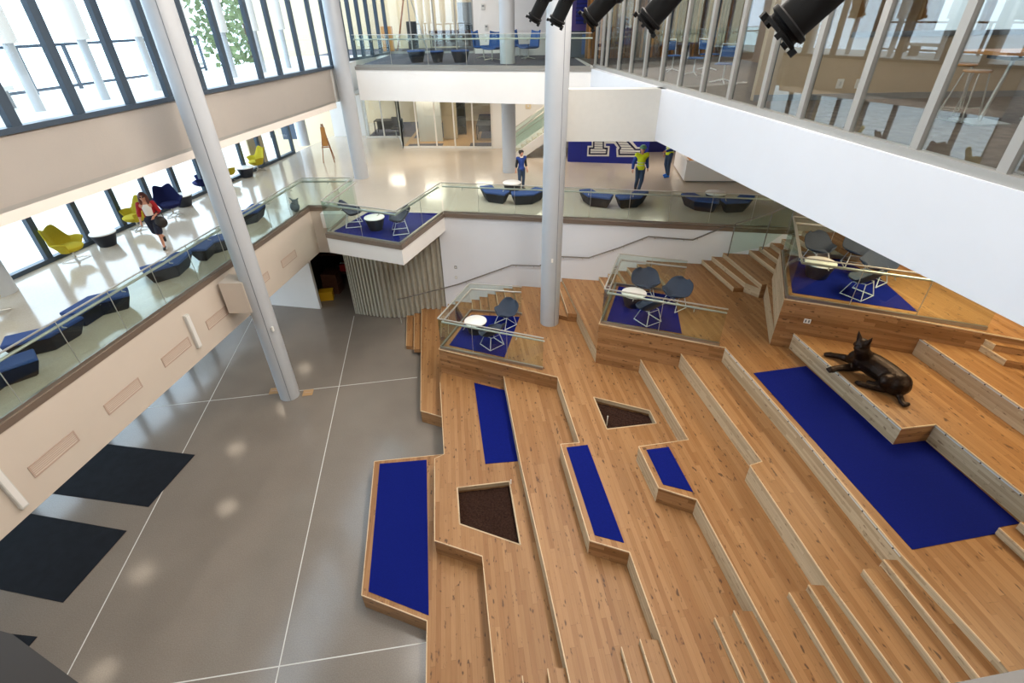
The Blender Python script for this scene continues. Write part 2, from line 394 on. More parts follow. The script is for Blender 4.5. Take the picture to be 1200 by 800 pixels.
# ---- terraces: each level is a slab over everything at that level and above
def z_(k): return k*LV
def q(u, v, k): return xy(at(u, v, z_(k)))
T1bl, T1fl, T1fr, T1br = q(551, 363.8, 4), q(514.2, 408.7, 4), q(653.4, 441.6, 4), q(613, 368, 4)
T2bl, T2fl, T2fr = q(720, 333, 7), q(702, 379, 7), q(850, 407, 7)
T3bl, T3fl, T3f2, T3fr = q(914.5, 294.5, 10), q(919.4, 350, 10), q(1030, 367, 10), q(1200, 398, 10)
def cross_line(p, d, a, b):                        # plan: from p along d to the line a-b
    ex, ey = b[0]-a[0], b[1]-a[1]; den = d[0]*ey-d[1]*ex
    t = ((a[0]-p[0])*ey-(a[1]-p[1])*ex)/den; return (p[0]+d[0]*t, p[1]+d[1]*t)
def wp(u, v): return xy(wallpt(u, v, -0.03))
def run_out(p): return (p[0]+DT.x*(p[1]+2.5)/0.9945, -2.5)
T1b2 = (T1bl[0]+(T1br[0]-T1bl[0])*1.5, T1bl[1]+(T1br[1]-T1bl[1])*1.5)
T2b2 = q(800, 343, 7)
T3b2 = (T3bl[0]+2.2, T3bl[1]-0.75)
w1 = [wp(517, 357), wp(525, 356), wp(533, 355), wp(552.7, 352), wp(562, 350), wp(571.4, 347), wp(580.8, 344), wp(590.1, 341), wp(600.3, 335)]
w2 = [wp(648, 330), wp(653, 328), wp(658, 325), wp(701.7, 324), wp(712.3, 320), wp(724, 316), wp(734.6, 312), wp(746.3, 309), wp(757, 305)]
w3 = [wp(822.5, 303), wp(834, 299), wp(847, 295), wp(877.8, 292), wp(890, 287), wp(902.7, 283), wp(916, 279), wp(928, 275), wp(940, 271)]
S = {
 1: [q(494, 362, 1), q(493, 481, 1), q(519, 488.4, 1), q(520.5, 532, 1), q(438.7, 540.4, 1), q(423.8, 697, 1), q(500.4, 727, 1), q(499.5, 800, 1)],
 2: [w1[2], T1bl, T1fl, q(514.2, 437.8, 2), q(515.7, 448, 2), q(520.5, 531.9, 2), q(509.3, 537, 2), q(509.3, 633, 2), q(565.2, 651.4, 2), q(580, 800, 2)],
 3: [w1[5], cross_line(w1[5], DT, T1bl, T1b2), T1bl, T1fl, q(591, 444, 3), q(609.8, 540.4, 3), q(639.6, 670, 3), q(668, 800, 3)],
 4: [w1[8], cross_line(w1[8], DT, T1bl, T1b2), T1bl, T1fl, T1fr, q(679, 518.5, 4), q(657, 520.2, 4), q(691, 633, 4), q(737.8, 646.7, 4), q(793, 800, 4)],
 5: [w2[2], T2fl, q(750.5, 420.4, 5), q(806.9, 515, 5), q(748.4, 523, 5), q(771.8, 571.2, 5), q(816.5, 585, 5), q(890, 721, 5), q(934, 800, 5)],
 6: [w2[5], cross_line(w2[5], DT, T2bl, T2b2), T2bl, T2fl, q(797.3, 413, 6), q(893, 540.4, 6), q(879, 545, 6), q(970.5, 681, 6), q(1057.7, 800, 6)],
 7: [w2[8], cross_line(w2[8], DT, T2bl, T2b2), T2bl, T2fl, T2fr, q(933, 501, 7), q(1056.7, 650, 7), q(1172, 774.6, 7)],
 8: [w3[2], q(893, 333.4, 8), q(899, 332.9, 8), T3fl, q(930.6, 390.6, 8), q(1057, 501.6, 8), q(1097, 497, 8), q(1200, 579, 8)],
 9: [w3[5], cross_line(w3[5], DT, T3bl, T3b2), T3bl, T3fl, q(1078, 395.3, 9), q(1200, 478.5, 9)],
 10: [w3[8], cross_line(w3[8], DT, T3bl, T3b2), T3bl, T3fl, T3f2, T3fr],
}
S[2][3] = (T1fl[0]+.004, T1fl[1]-.02)
S[3][4] = cross_line(S[3][4], DT, T1fl, T1fr); S[5][2] = cross_line(S[5][2], DT, T2fl, T2fr); S[6][4] = cross_line(S[6][4], DT, T2fl, T2fr)
S[8][4] = cross_line(S[8][4], DT, T3fl, T3f2); S[9][4] = cross_line(S[9][4], DT, T3fl, T3f2)
NOSE_SKIP = {2: (1, 2, 3), 3: (1, 2, 3), 4: (1,), 5: (1,), 6: (1, 2, 3), 7: (1,), 8: (2, 3), 9: (1, 2, 3), 10: (1,)}
def terrace_poly(k):
    p = list(S[k])
    if k == 10: p += [(15.5, p[-1][1]+(15.5-p[-1][0])*(T3fr[1]-T3f2[1])/(T3fr[0]-T3f2[0]))]
    else: p += [run_out(p[-1]), (15.5, -2.5)]
    xr = 15.5; m = (WB[1]-WA[1])/(WB[0]-WA[0])
    p += [(15.5, WA[1]+m*(15.5-WA[0])+0.03)]
    if k == 1: p += [(WA[0], WA[1]+0.03), (-2.9, 18.0)]
    return p
planters = {2: [q(535.9, 571.2, 2), q(597, 563.8, 2), q(609.8, 638.2, 2), q(538.6, 613.7, 2)],
            4: [q(695.7, 465, 4), q(761.6, 481, 4), q(769, 495.9, 4), q(711.2, 502.7, 4)]}
def cut(o, poly, z0, z1):
    c = MB().prism(poly, z0, z1).build('cutter', 'woodface')
    md = o.modifiers.new('cut', 'BOOLEAN'); md.operation = 'DIFFERENCE'; md.object = c; md.solver = 'EXACT'
    dg = bpy.context.evaluated_depsgraph_get(); me = bpy.data.meshes.new_from_object(o.evaluated_get(dg))
    o.modifiers.clear(); o.data = me; cm = c.data; bpy.data.objects.remove(c); bpy.data.meshes.remove(cm)
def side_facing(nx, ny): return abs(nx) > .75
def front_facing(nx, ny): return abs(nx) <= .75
for k in range(1, 11):
    P = terrace_poly(k)
    t = struct(MB().prism(P, z_(k-1)-(0.0 if k > 1 else 0.02), z_(k), d=(DT.x, DT.y), sides=False, bottom=False).build('floor_terrace', 'wood'))
    if k in planters:
        # the tread is built around the planter hole: keyhole outline from the outer edge into the hole and back
        full = MB().prism(P, z_(k-1), z_(k), d=(DT.x, DT.y)).build('floor_terrace_solid', 'wood')
        cut(full, planters[k], z_(k)-0.3, z_(k)+0.1)
        me = t.data; t.data = full.data; bpy.data.objects.remove(full); bpy.data.meshes.remove(me)
        for mt_ in ('woodface', 'woodfront'): t.data.materials.append(M[mt_])
        zs = set()
        for f in t.data.polygons:
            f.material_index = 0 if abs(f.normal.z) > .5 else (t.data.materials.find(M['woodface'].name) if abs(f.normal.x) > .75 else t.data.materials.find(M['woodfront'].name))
    else:
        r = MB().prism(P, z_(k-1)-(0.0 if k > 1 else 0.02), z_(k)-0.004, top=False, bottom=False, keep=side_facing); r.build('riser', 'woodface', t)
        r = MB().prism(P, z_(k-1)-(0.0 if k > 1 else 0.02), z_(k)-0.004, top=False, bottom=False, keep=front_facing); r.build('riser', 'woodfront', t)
    # nosing board along the visible edge
    n = S[k]
    for i in range(len(n)-1):
        a, b = n[i], n[i+1]
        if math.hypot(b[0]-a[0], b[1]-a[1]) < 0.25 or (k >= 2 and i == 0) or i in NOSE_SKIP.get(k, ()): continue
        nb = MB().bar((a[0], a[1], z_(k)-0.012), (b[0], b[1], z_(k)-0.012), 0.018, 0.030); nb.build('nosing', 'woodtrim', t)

# ---- intermediate aisle steps: blocks standing on a terrace in front of a riser
def step(poly, k, base, d=None):
    d = d or (DT.x, DT.y)
    o = MB().prism(poly, z_(base), z_(k)-0.0, d=d, sides=False, bottom=False).build('floor_step', 'wood'); struct(o)
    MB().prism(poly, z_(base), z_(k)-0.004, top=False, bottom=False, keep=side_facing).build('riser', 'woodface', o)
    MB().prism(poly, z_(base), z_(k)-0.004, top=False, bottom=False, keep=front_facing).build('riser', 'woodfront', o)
    a, b = poly[0], poly[1]
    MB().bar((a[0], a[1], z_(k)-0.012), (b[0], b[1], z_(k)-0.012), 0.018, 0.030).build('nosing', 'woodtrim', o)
t3 = 1/3
for base, s1, s2, e in ((2, (612, 791.5), (641.7, 783), (662, 777)), (3, (728.2, 757.6), (750, 748.6), (771.8, 744.8)),
                        (4, (837.7, 723.5), (860, 715), (882.4, 710.8)), (5, (924.8, 693.8), (947.6, 684.8), (967.4, 680)),
                        (6, (1012, 667), (1035.4, 655), (1055.6, 650.2)), (7, (1171, 618), (1196, 611.5), (1224, 604))):
    p1, p2, p3 = q(*s1, base+t3), q(*s2, base+2*t3), q(*e, base+1)
    inn = 0.14
    step([p1, run_out(p1), (run_out(p2)[0]+inn, -2.5), (p2[0]+inn, p2[1])], base+t3, base)
    step([p2, run_out(p2), (run_out(p3)[0]+inn, -2.5), (p3[0]+inn, p3[1])], base+2*t3, base)
# lower entry steps beside the curtain
a1, a2, a3 = q(477, 369.5, t3), q(476, 405, t3), q(485, 408, t3)
step([a1, a2, (S[1][1][0]+.0, a3[1]-0.05), (S[1][0][0], a1[1])], t3, 0)
b1, b2 = q(485.5, 367, 2*t3), q(485, 409, 2*t3)
step([b1, b2, (S[1][1][0], b2[1]-0.03), (S[1][0][0], b1[1])], 2*t3, t3)
# aisle steps along the back wall
def aisle(w, i0, base, count, ta, tb):
    for j in range(count):
        pa, pb = w[i0+j], w[i0+j+1]
        fa, fb = cross_line(pa, DT, ta, tb), cross_line(pb, DT, ta, tb)
        step([pa, fa, (fb[0]+.02, fb[1]), (pb[0]+.02, pb[1])], base+(j+1)*t3, base)
aisle(w1, 0, 1, 2, T1bl, T1b2)
aisle(w1, 3, 2, 2, T1bl, T1b2); aisle(w1, 6, 3, 2, T1bl, T1b2)
aisle(w2, 3, 5, 2, T2bl, T2b2); aisle(w2, 6, 6, 2, T2bl, T2b2)
aisle(w3, 3, 8, 2, T3bl, T3b2); aisle(w3, 6, 9, 2, T3bl, T3b2)
for (w, i, base, f1, f2, f3) in ((w2, 0, 4, (653, 368.5), (665.5, 367), (677, 363.5)), (w3, 0, 7, (860, 336.8), (873.5, 331.7), (893, 333.4))):
    c1, c2, c3 = q(*f1, base+t3), q(*f2, base+2*t3), q(*f3, base+1)
    step([w[i], c1, (c2[0]+.02, c2[1]-.0), (w[i+1][0]+.02, w[i+1][1])], base+t3, base)
    step([w[i+1], c2, (c3[0]+.02, c3[1]), (w[i+2][0]+.02, w[i+2][1])], base+2*t3, base)
# steps from the ninth to the tenth level at the right
g1, g1b, g2, g2b = q(1180, 421.8, 9+t3), q(1145.5, 401, 9+t3), q(1167, 403.8, 9+2*t3), q(1149, 394, 9+2*t3)
step([g1b, g1, (g1[0]+2.5, g1[1]-1.2), (g1b[0]+2.7, g1b[1]-1.1)], 9+t3, 9)
step([g2b, g2, (g2[0]+2.5, g2[1]-1.2), (g2b[0]+2.7, g2b[1]-1.1)], 9+2*t3, 9)
# white fixing strip with screw heads under the edges of the three upper terraces
tn = 0
for k in (7, 8, 9):
    n = S[k]; segs = {7: [(4, 5), (5, 6)], 8: [(4, 5), (6, 7)], 9: [(4, 5)]}[k]
    for (i, j) in segs:
        a, b = Vector((*n[i], z_(k)-0.045)), Vector((*n[j], z_(k)-0.045)); e = (b-a); ln = e.length; e.normalize(); nn = Vector((e.y, -e.x, 0))
        if nn.x > 0: nn = -nn
        tn += 1; st = struct(MB().bar(a+nn*0.004, b+nn*0.004, 0.006, 0.022).build('trim_%d' % tn, 'greywhite'))
        c = 0.25
        while c < ln:
            p = a+e*c+nn*0.008; MB().tube([p, p+nn*0.008], 0.014, 8).build('screw_head', 'gasket', st); c += 0.36

# ---- level two: floor, slab edges, back wall
E0, E1 = at(0, 498, Z2), at(362, 243, Z2)
Ea = far_on(E0, E1, -4.5)
LB2, P3, P4, P5 = at(418, 243, Z2), at(382, 274, Z2), at(470, 288, Z2), at(520, 250, Z2)
FA, FB = at(20, 324, Z2), at(240, 226, Z2)
Fa, Fb = far_on(FA, FB, -4.5), far_on(FA, FB, 32.5)
mW = (WB[1]-WA[1])/(WB[0]-WA[0]); WR = (15.8, WA[1]+mW*(15.8-WA[0]))
WX = w3[8]
l2 = [Ea, xy(E1), xy(LB2), xy(P3), xy(P4), xy(P5), xy(WB), WR, (15.8, 36), (Fb[0], 36), Fb, Fa]
f2 = struct(MB().prism(l2, Z2-0.12, Z2).build('floor_level_two', 'terrazzo'))
edge = l2[:6]+[(WX[0]-0.2, WA[1]+mW*(WX[0]-0.2-WA[0]))]
for i in range(len(edge)-1):
    a, b = edge[i], edge[i+1]
    tn += 1; struct(MB().bar((a[0], a[1], Z2-0.06), (b[0], b[1], Z2-0.06), 0.05, 0.135).build('trim_%d' % tn, 'bronze_edge'))
ZLF = 2.71
fas = [Ea, xy(E1), xy(LB2), (LB2[0], 19.6), (-13.2, 19.6), Fb if False else far_on(FA, FB, 19.6), Fa]
struct(MB().prism(fas, ZLF, Z2-0.12).build('ceiling_ground_lounge', 'warmwhite'))
struct(MB().prism([xy(LB2+Vector((0, .3, 0))), xy(LB2), xy(P3), xy(P4), xy(P5), xy(P5+Vector((0, .3, 0)))], 3.85, Z2-0.12).build('ceiling_overlook', 'white'))
nW = Vector((-mW, 1)).normalized()
struct(MB().prism([xy(WA), xy(WB), WR, (WR[0]+nW.x*.25, WR[1]+nW.y*.25), (WA[0]+nW.x*.25, WA[1]+nW.y*.25)], 0, Z2-0.12).build('wall_back', 'coolwhite'))
struct(MB().prism([(-7.0, 17.9), (-2.4, 17.6), (-2.4, 18.9), (-7.0, 18.9)], 3.84, Z2-0.12).build('ceiling_curtain_head', 'white'))
# storage room behind the opening
G0, G1 = at(318, 357, 0), at(375.5, 362, 0)
struct(MB().prism([xy(G0+(G0-G1)*1.6), xy(G1), (G1.x+.02, G1.y+.16), ((G0+(G0-G1)*1.6).x, (G0+(G0-G1)*1.6).y+.16)], 0, ZLF).build('wall_storage_front', 'white'))
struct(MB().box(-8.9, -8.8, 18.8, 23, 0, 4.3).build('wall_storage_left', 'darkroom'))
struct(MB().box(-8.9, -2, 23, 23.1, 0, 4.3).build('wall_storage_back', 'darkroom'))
struct(MB().prism([(-8.3, 18.5), (-5.3, 18.5), (-5.3, 18.65), (-8.3, 18.65)], 3.3, 4.3).build('wall_storage_head', 'white'))
# small stub fascia from the left balcony to the column
CB = at(340, 463, 0)
sa = on_plane(285, 340, E0, E1)
struct(MB().box(CB.x-0.75, CB.x-0.1, CB.y-0.35, CB.y+0.25, 3.35, Z2-0.2).build('beam_stub', 'warmwhite'))

# ---- left façade of the lower levels
def facade(name_w, A, B, y0, y1, z0, z1, step_y, frame, pane, fw=0.13, fd=0.2, n0=1, parts_at=None, sill=0.12):
    ys = parts_at or []
    if not ys:
        y = y0
        while y < y1+0.01: ys.append(y); y += step_y
    win = None
    for i, y in enumerate(ys):
        p = far_on(A, B, y)
        if i < len(ys)-1:
            p2 = far_on(A, B, ys[i+1]); win = struct(MB().bar((p[0], p[1], z0+sill/2), (p2[0], p2[1], z0+sill/2), fd, sill).build('window_%d' % (n0+i), frame))
            pm = MB(); dd = Vector((p2[0]-p[0], p2[1]-p[1], 0)).normalized(); nn = Vector((dd.y, -dd.x, 0))*0.006
            a, b = Vector((*p, 0)), Vector((*p2, 0))
            pm.prism([xy(a-nn), xy(b-nn), xy(b+nn), xy(a+nn)], z0+sill*0.6, z1); pm.build('pane', pane, win)
        m = MB(); m.bar((p[0], p[1], z0), (p[0], p[1], z1), fw, fd, up=(0, 1, 0)); m.build('mullion', frame, win)
    return n0+len(ys)-1
n = facade('l', FA, FB, -4.0, 28.5, Z2, 7.4, 1.36, 'frame_dark', 'glass', n0=1)
n = facade('l', FA, FB, -4.0, 18.5, 0.0, ZLF, 1.36, 'frame_dark', 'glass', n0=n)
struct(MB().bar((Fa[0], Fa[1], ZLF+.85), (*far_on(FA, FB, 32.5), ZLF+.85), 0.3, 1.7).build('wall_left_spandrel', 'warmwhite'))
struct(MB().box(-16, -8.9, 19.6, 19.8, 0, 4.3).build('wall_ground_lounge_end', 'white'))

# ---- level three: left roof terrace, far bridge, right gallery
LM = [at(u, v, Z3) for u, v in ((20, 153), (94, 138), (154, 126), (199, 117), (244, 109), (278, 102.5), (307.5, 95.5), (332, 91), (355, 86), (375, 82), (391, 79))]
A3, B3 = LM[0], LM[9]
def l3(y): return far_on(A3, B3, y)
ZL3 = Z3-1.42
def ff(y, off=0.0): p = far_on(FA, FB, y); return (p[0]+off, p[1])
struct(MB().prism([l3(-4.5), l3(22.4), (l3(22.4)[0], 30), ff(30), ff(-4.5)], ZL3+0.28, Z3-0.01).build('floor_roof_terrace', 'paving'))
fasL = [l3(-4.5), l3(22.1), (l3(22.1)[0]-0.25, 22.1), (l3(-4.5)[0]-0.25, -4.5)]
struct(MB().prism(fasL, ZL3, Z3-0.02).build('wall_left_fascia', 'creamwhite'))
struct(MB().prism([l3(-4.5), l3(30), ff(30, .2), ff(-4.5, .2)], ZL3+0.2, ZL3+0.28).build('ceiling_lounge', 'greywhite'))
yl = [l3(p.y)[1] for p in LM]
ys = [-3.0, -1.7, -0.4, 0.9, 2.2, 3.5, 4.75, 6.0, 7.25, 8.4]+yl
n = facade('t', A3, B3, 0, 0, Z3-0.02, ZC, 1, 'frame_dark', 'glass', fw=0.11, fd=0.22, n0=n, parts_at=ys, sill=0.1)
R0, R1 = at(699, 79.5, Z3), at(1196, 221, Z3)
def r3(y, off=0): p = far_on(R0, R1, y); return (p[0]+off, p[1])
BF0, BF1 = at(416, 78.5, Z3), at(693, 80.5, Z3)
ZF = 7.58
struct(MB().prism([xy(BF0), xy(BF1), (BF1.x, 36), (BF0.x-4, 36), (BF0.x-4, 30), (BF0.x, 30)], ZF, Z3-0.03).build('wall_far_fascia', 'white'))
struct(MB().prism([xy(BF0), xy(BF1), (BF1.x, 36), (BF0.x-4, 36), (BF0.x-4, 30), (BF0.x, 30)], Z3-0.03, Z3).build('floor_level_three', 'carpet'))
rp = [r3(-4.5), r3(BF1.y), (BF1.x, BF1.y), (BF1.x, 36), (15.8, 36), (15.8, -4.5)]
struct(MB().prism([r3(-4.5, .0), (BF1.x, BF1.y), (BF1.x+.3, BF1.y), r3(-4.5, .3)], 7.53, Z3).build('wall_right_fascia', 'coolwhite'))
struct(MB().prism([r3(-4.5, .02), (BF1.x+.02, BF1.y), (BF1.x+.02, 36), (15.8, 36), (15.8, -4.5)], 7.56, Z3-0.03).build('ceiling_right_gallery', 'white'))
struct(MB().prism([r3(-4.5, .05), r3(BF1.y, .05), (BF1.x, 36), (15.8, 36), (15.8, -4.5)], Z3-0.03, Z3).build('floor_right_gallery', 'carpet_b'))
tn += 1; struct(MB().bar((*xy(BF0), Z3-0.03), (*xy(BF1), Z3-0.03), 0.06, 0.12).build('trim_%d' % tn, 'shoe'))
# grey bulkhead between the column and the right gallery
Q0, Q1 = at(660, 105, Z3), at(783, 104, Z3)
struct(MB().prism([xy(Q0), xy(Q1), (Q1.x+.05, Q1.y+.35), (Q0.x+.05, Q0.y+.35)], 7.5, Z3).build('wall_bulkhead', 'greywhite'))
# right gallery glazing
RM = [at(u, v, Z3) for u, v in ((706, 81), (715.5, 82.5), (729, 86.5), (744, 90.5), (761.5, 95), (781.5, 100.5), (804.5, 106.5), (831.5, 114), (861, 123), (897.5, 133.5), (943.5, 146.5), (1001, 162.5), (1078, 184.5), (1182, 213.5))]
ys = [-3.6, -2.4, -1.2, 0.05, 1.25, 2.45, 3.6, 4.6]+[p.y for p in RM[::-1]]+[R0.y+0.2]
n = facade('r', R0, R1, 0, 0, Z3, ZC-.9, 1, 'frame_light', 'glass_in', fw=0.075, fd=0.14, n0=n, parts_at=ys, sill=0.11)
# dark rubber line beside each right gallery mullion is its inner gasket
for y in ys[4:]:
    p = r3(y, 0.0); w = bpy.data.objects['window_%d' % (n-1)]
    MB().box(p[0]-0.02, p[0]+0.11, p[1]+0.042, p[1]+0.075, Z3+0.09, ZC-.9).build('gasket', 'gasket', w)
# ceilings and outer walls
struct(MB().prism([l3(-4.5), l3(22.4), (-8.5, 36), (9.5, 36), (9.5, 12.9), (15.8, 12.9), (15.8, -4.5)], ZC, ZC+0.2).build('ceiling', 'ceiling'))
struct(MB().prism([r3(-4.5, .02), r3(20.0, .02), (3.2, 36), (9.5, 36), (9.5, 12.9), (15.8, 12.9), (15.8, -4.5)], ZC-.9, ZC-0.01).build('ceiling_gallery', 'ceiling'))
struct(MB().box(-16, 15.8, -4.7, -4.5, 0, ZC).build('wall_front', 'white'))
struct(MB().box(15.8, 16, -4.7, 36, 0, ZC).build('wall_right', 'white'))
struct(MB().box(-16, 16, 36, 36.2, 0, ZC).build('wall_far', 'cream_wall'))
struct(MB().prism([(Fb[0], 31.6), (-8.3, 31.6), (-8.3, 31.75), (Fb[0], 31.75)], Z2, ZF).build('wall_level_two_left', 'white'))
struct(MB().box(-13.2, -12.4, 30.9, 31.6, Z2, ZF).build('window_sill_block', 'frame_dark'))
struct(MB().bar((*xy(at(297, 195, Z2)), Z2+1.2), (*xy(at(314, 190, Z2)), Z2+1.2), 0.1, 2.4).build('wall_lounge_stub', 'beige_wall'))
# camera side balcony with its dark rail cap
struct(MB().prism([(-6, -4.5), (6, -4.5), (6, -0.75), (-6, -0.75)], Z3-0.5, Z3-.05).build('floor_near_balcony', 'carpet'))

# ---- outside
struct(MB().box(-90, -16, -60, 110, -0.4, -0.1).build('ground', 'paving'))

# ================================================================== COLUMNS
def column(x, y, z0, z1, r, label, joints=()):
    t = thing('column', label, 'column', (x, y, z0))
    MB().tube([(0, 0, 0), (0, 0, z1-z0)], r, 40).build('shaft', 'column', t, smooth=True)
    m = MB(); m.box(-r-.002+.0, -r+.006, -0.008, 0.008, 0.0, z1-z0)
    return t
cA = at(339, 461, 0); colA = column(CB.x, CB.y, 0, ZC, 0.31, 'grey round column standing on the concrete floor beside the left balcony')
cb = at(644, 379, z_(4)); colB = column(cb.x, cb.y+.1, z_(4), ZC, 0.31, 'grey round column rising from the wooden terraces in mid hall')
c2 = at(424, 208, Z2); column(c2.x, c2.y, Z2, ZC, 0.31, 'white round column beside the end of the left upper fascia')
c3 = at(597, 201, Z2); column(c3.x, c3.y, Z2, ZC, 0.30, 'grey round column beside the rising stair, passing behind the far bridge')
c4 = at(357, 170, Z2); column(c4.x, c4.y, Z2, ZF, 0.30, 'white round column near the yellow lounge chairs and easel')
c5 = at(8, 343, Z2); column(c5.x-.1, c5.y, Z2, ZL3+.2, 0.32, 'grey round column at the left window of the middle floor')
for t, zz in ((colA, (3.2, 8.2)), (colB, (3.5, 7.4))):
    MB().box(.125, .139, -.290, -.278, 0, ZC-t.location.z).build('seam', 'joint', t)
MB().box(.255, .30, -.26, -.20, 2.65, 2.8).build('switch_plate', 'tabletop', colA)
MB().box(-.03, .03, -.33, -.29, 2.3, 2.42).build('switch_plate', 'tabletop', colB)
for (u, v, lb) in ((322, 458, 'tan square cover plate on the floor left of the column'), (361, 460, 'tan square cover plate on the floor right of the column')):
    p = at(u, v, 0); t = thing('floor_plate', lb, 'plate', p, 0.15)
    MB().box(-.16, .16, -.16, .16, 0, .012).build('cover', 'plate', t); MB().box(-.12, .12, -.012, .012, .012, .018).build('lift_bar', 'vent', t)

# ================================================================== GUARDS
def guard(name, label, pts, z, panel=1.25, h=1.07, side=1, rail_in=0.09, z1=None, group=None, ends=True):
    """glass guard along a plan path: metal shoe, glass panes, cap, inside handrail on brackets; side=+1 puts the handrail left of travel"""
    P = [Vector((p[0], p[1], 0)) for p in pts]; t = thing(name, label, 'glass railing', (P[0].x, P[0].y, z), 0, group)
    O = Vector((P[0].x, P[0].y, 0)); ins = []
    for i in range(len(P)-1):
        a, b = P[i]-O, P[i+1]-O; d = (b-a).normalized(); ln = (b-a).length
        MB().bar(a+Vector((0, 0, .04)), b+Vector((0, 0, .04)), 0.055, 0.085).build('base_shoe', 'shoe', t)
        k = max(1, round(ln/panel))
        for j in range(k):
            p0, p1 = a+d*(ln*j/k+.008), a+d*(ln*(j+1)/k-.008)
            MB().bar(p0+Vector((0, 0, .07+(h-.07)/2)), p1+Vector((0, 0, .07+(h-.07)/2)), 0.014, h-.07).build('glass_pane', 'glass_g', t)
            if j: MB().bar(a+d*(ln*j/k)+Vector((0, 0, .08)), a+d*(ln*j/k)+Vector((0, 0, h)), 0.012, 0.012).build('pane_joint', 'steel', t)
        MB().bar(a+Vector((0, 0, h+.008)), b+Vector((0, 0, h+.008)), 0.04, 0.022).build('cap_rail', 'steel', t)
        nrm = Vector((-d.y, d.x, 0))*side*rail_in; ins.append((a+nrm, b+nrm, d, ln, nrm))
    R = [ins[0][0]]
    for i in range(len(ins)-1):
        p = cross_line(xy(ins[i][0]), xy(ins[i][2]), xy(ins[i+1][0]), xy(ins[i+1][1])); R.append(Vector((p[0], p[1], 0)))
    R.append(ins[-1][1])
    MB().tube([p+Vector((0, 0, .92)) for p in R], 0.025, 8).build('handrail', 'steel', t, smooth=True)
    for (a, b, d, ln, nrm) in ins:
        k = max(1, round(ln/1.5))
        for j in range(k):
            c = a+d*(ln*(j+.5)/k); MB().tube([c+Vector((0, 0, .90)), c+Vector((0, 0, .85)), c-nrm+Vector((0, 0, .85))], 0.011, 6).build('rail_bracket', 'steel', t)
    return t
def off_in(p, dx, dy): return (p[0]+dx, p[1]+dy)
gl = [(far_on(E0, E1, -3.0)), xy(E1), xy(LB2)]
gl = [(p[0]-.03, p[1]+.03) for p in gl]
guard('glass_guard', 'long glass guard with steel handrail along the left balcony edge', gl, Z2, side=1)
gp = [(LB2.x+.05, LB2.y+.02), (P3.x+.05, P3.y+.05), (P4.x-.03, P4.y+.06), (P5.x-.04, P5.y+.02)]
guard('glass_guard', 'glass guard around the blue carpeted overlook jutting out above the curtain', gp, Z2, side=1)
gb = [(P5.x, P5.y+.06), (WX[0]-.3, WA[1]+mW*(WX[0]-.3-WA[0])+.06)]
guard('glass_guard', 'long glass guard in front of the six blue benches, above the white wall', gb, Z2, side=1)
def lerp2(a, b, t): return (a[0]+(b[0]-a[0])*t, a[1]+(b[1]-a[1])*t)
def inset(pts, d):
    out = []
    c = Vector((sum(p[0] for p in pts)/len(pts), sum(p[1] for p in pts)/len(pts)))
    for p in pts:
        v = (c-Vector(p)); out.append(xy(Vector(p)+v.normalized()*d))
    return out
g = inset([T1br, T1bl, T1fl, q(638, 434, 4)], 0.07)
guard('glass_guard', 'glass guard around the lowest seating landing, with two wire chairs inside', g, z_(4), side=1, panel=1.3)
g = inset([T2b2, T2bl, T2fl, lerp2(T2fl, T2fr, .97)], 0.07)
guard('glass_guard', 'glass guard around the middle seating landing, with three wire chairs inside', g, z_(7), side=1, panel=1.3)
g = inset([T3b2, T3bl, T3fl, q(1160, 388, 10)], 0.07)
guard('glass_guard', 'glass guard around the topmost seating landing, with four wire chairs inside', g, z_(10), side=1, panel=1.3)
g = [(BF0.x+.05, BF0.y+.06), (BF1.x-.03, BF1.y+.06)]
guard('glass_guard', 'glass guard along the far bridge in front of blue swivel chairs', g, Z3, side=1, panel=1.5)
# wall handrail climbing beside the steps, with its glass return at the top
t = thing('wall_handrail', 'slim grey handrail zigzagging up the white wall beside the steps', 'handrail', wallpt(466, 372, .62))
o = t.location.copy()
hp = [wallpt(466, 351, .62), wallpt(522, 337, .10)]+[wallpt(u, v, .10) for (u, v) in ( (537, 333), (600, 310.5), (632, 311.5), (655, 300.5), (690, 302), (726, 290), (760, 277), (812, 281), (850, 265.5))]
MB().tube([p-o for p in hp], 0.024, 8).build('rail', 'railgrey', t, smooth=True)
MB().tube([hp[0]-o, Vector((hp[0].x, hp[0].y, 0.0))-o], 0.022, 8).build('post', 'steel', t, smooth=True)
for i in range(2, len(hp)-1):
    a, b = hp[i], hp[i+1]
    for s in (.15, .8):
        c = a.lerp(b, s); n_ = Vector((-mW, 1, 0)).normalized()
        MB().tube([c-o, c-o+Vector((0, 0, -.06)), c-o+Vector((0, 0, -.06))+n_*.1], 0.01, 6).build('bracket', 'steel', t)
t = thing('stair_guard', 'sloping glass guard with thin posts at the top of the wall steps', 'glass railing', (*w3[3], z_(8)))
o = t.location.copy(); ow = .25
pp = [wallpt(862, 262, ow), wallpt(905.5, 249, ow), wallpt(934, 235, ow)]
ft = [(w3[2], z_(8)), (w3[4], z_(8)+.3), (w3[8], z_(10))]
for i in range(3):
    top = pp[i]; zb = ft[i][1]
    MB().tube([Vector((top.x, top.y, top.z))-o, Vector((top.x, top.y, zb))-o], 0.018, 8).build('post', 'railgrey', t)
    if i < 2:
        tb = pp[i+1]; zb2 = ft[i+1][1]
        MB().face([Vector((top.x, top.y, zb+.08))-o, Vector((tb.x, tb.y, zb2+.08))-o, tb-o-Vector((0, 0, .06)), top-o-Vector((0, 0, .06))]).build('glass_pane', 'glass_g', t, solid=.012)
MB().tube([p-o for p in pp], 0.022, 8).build('rail', 'railgrey', t)
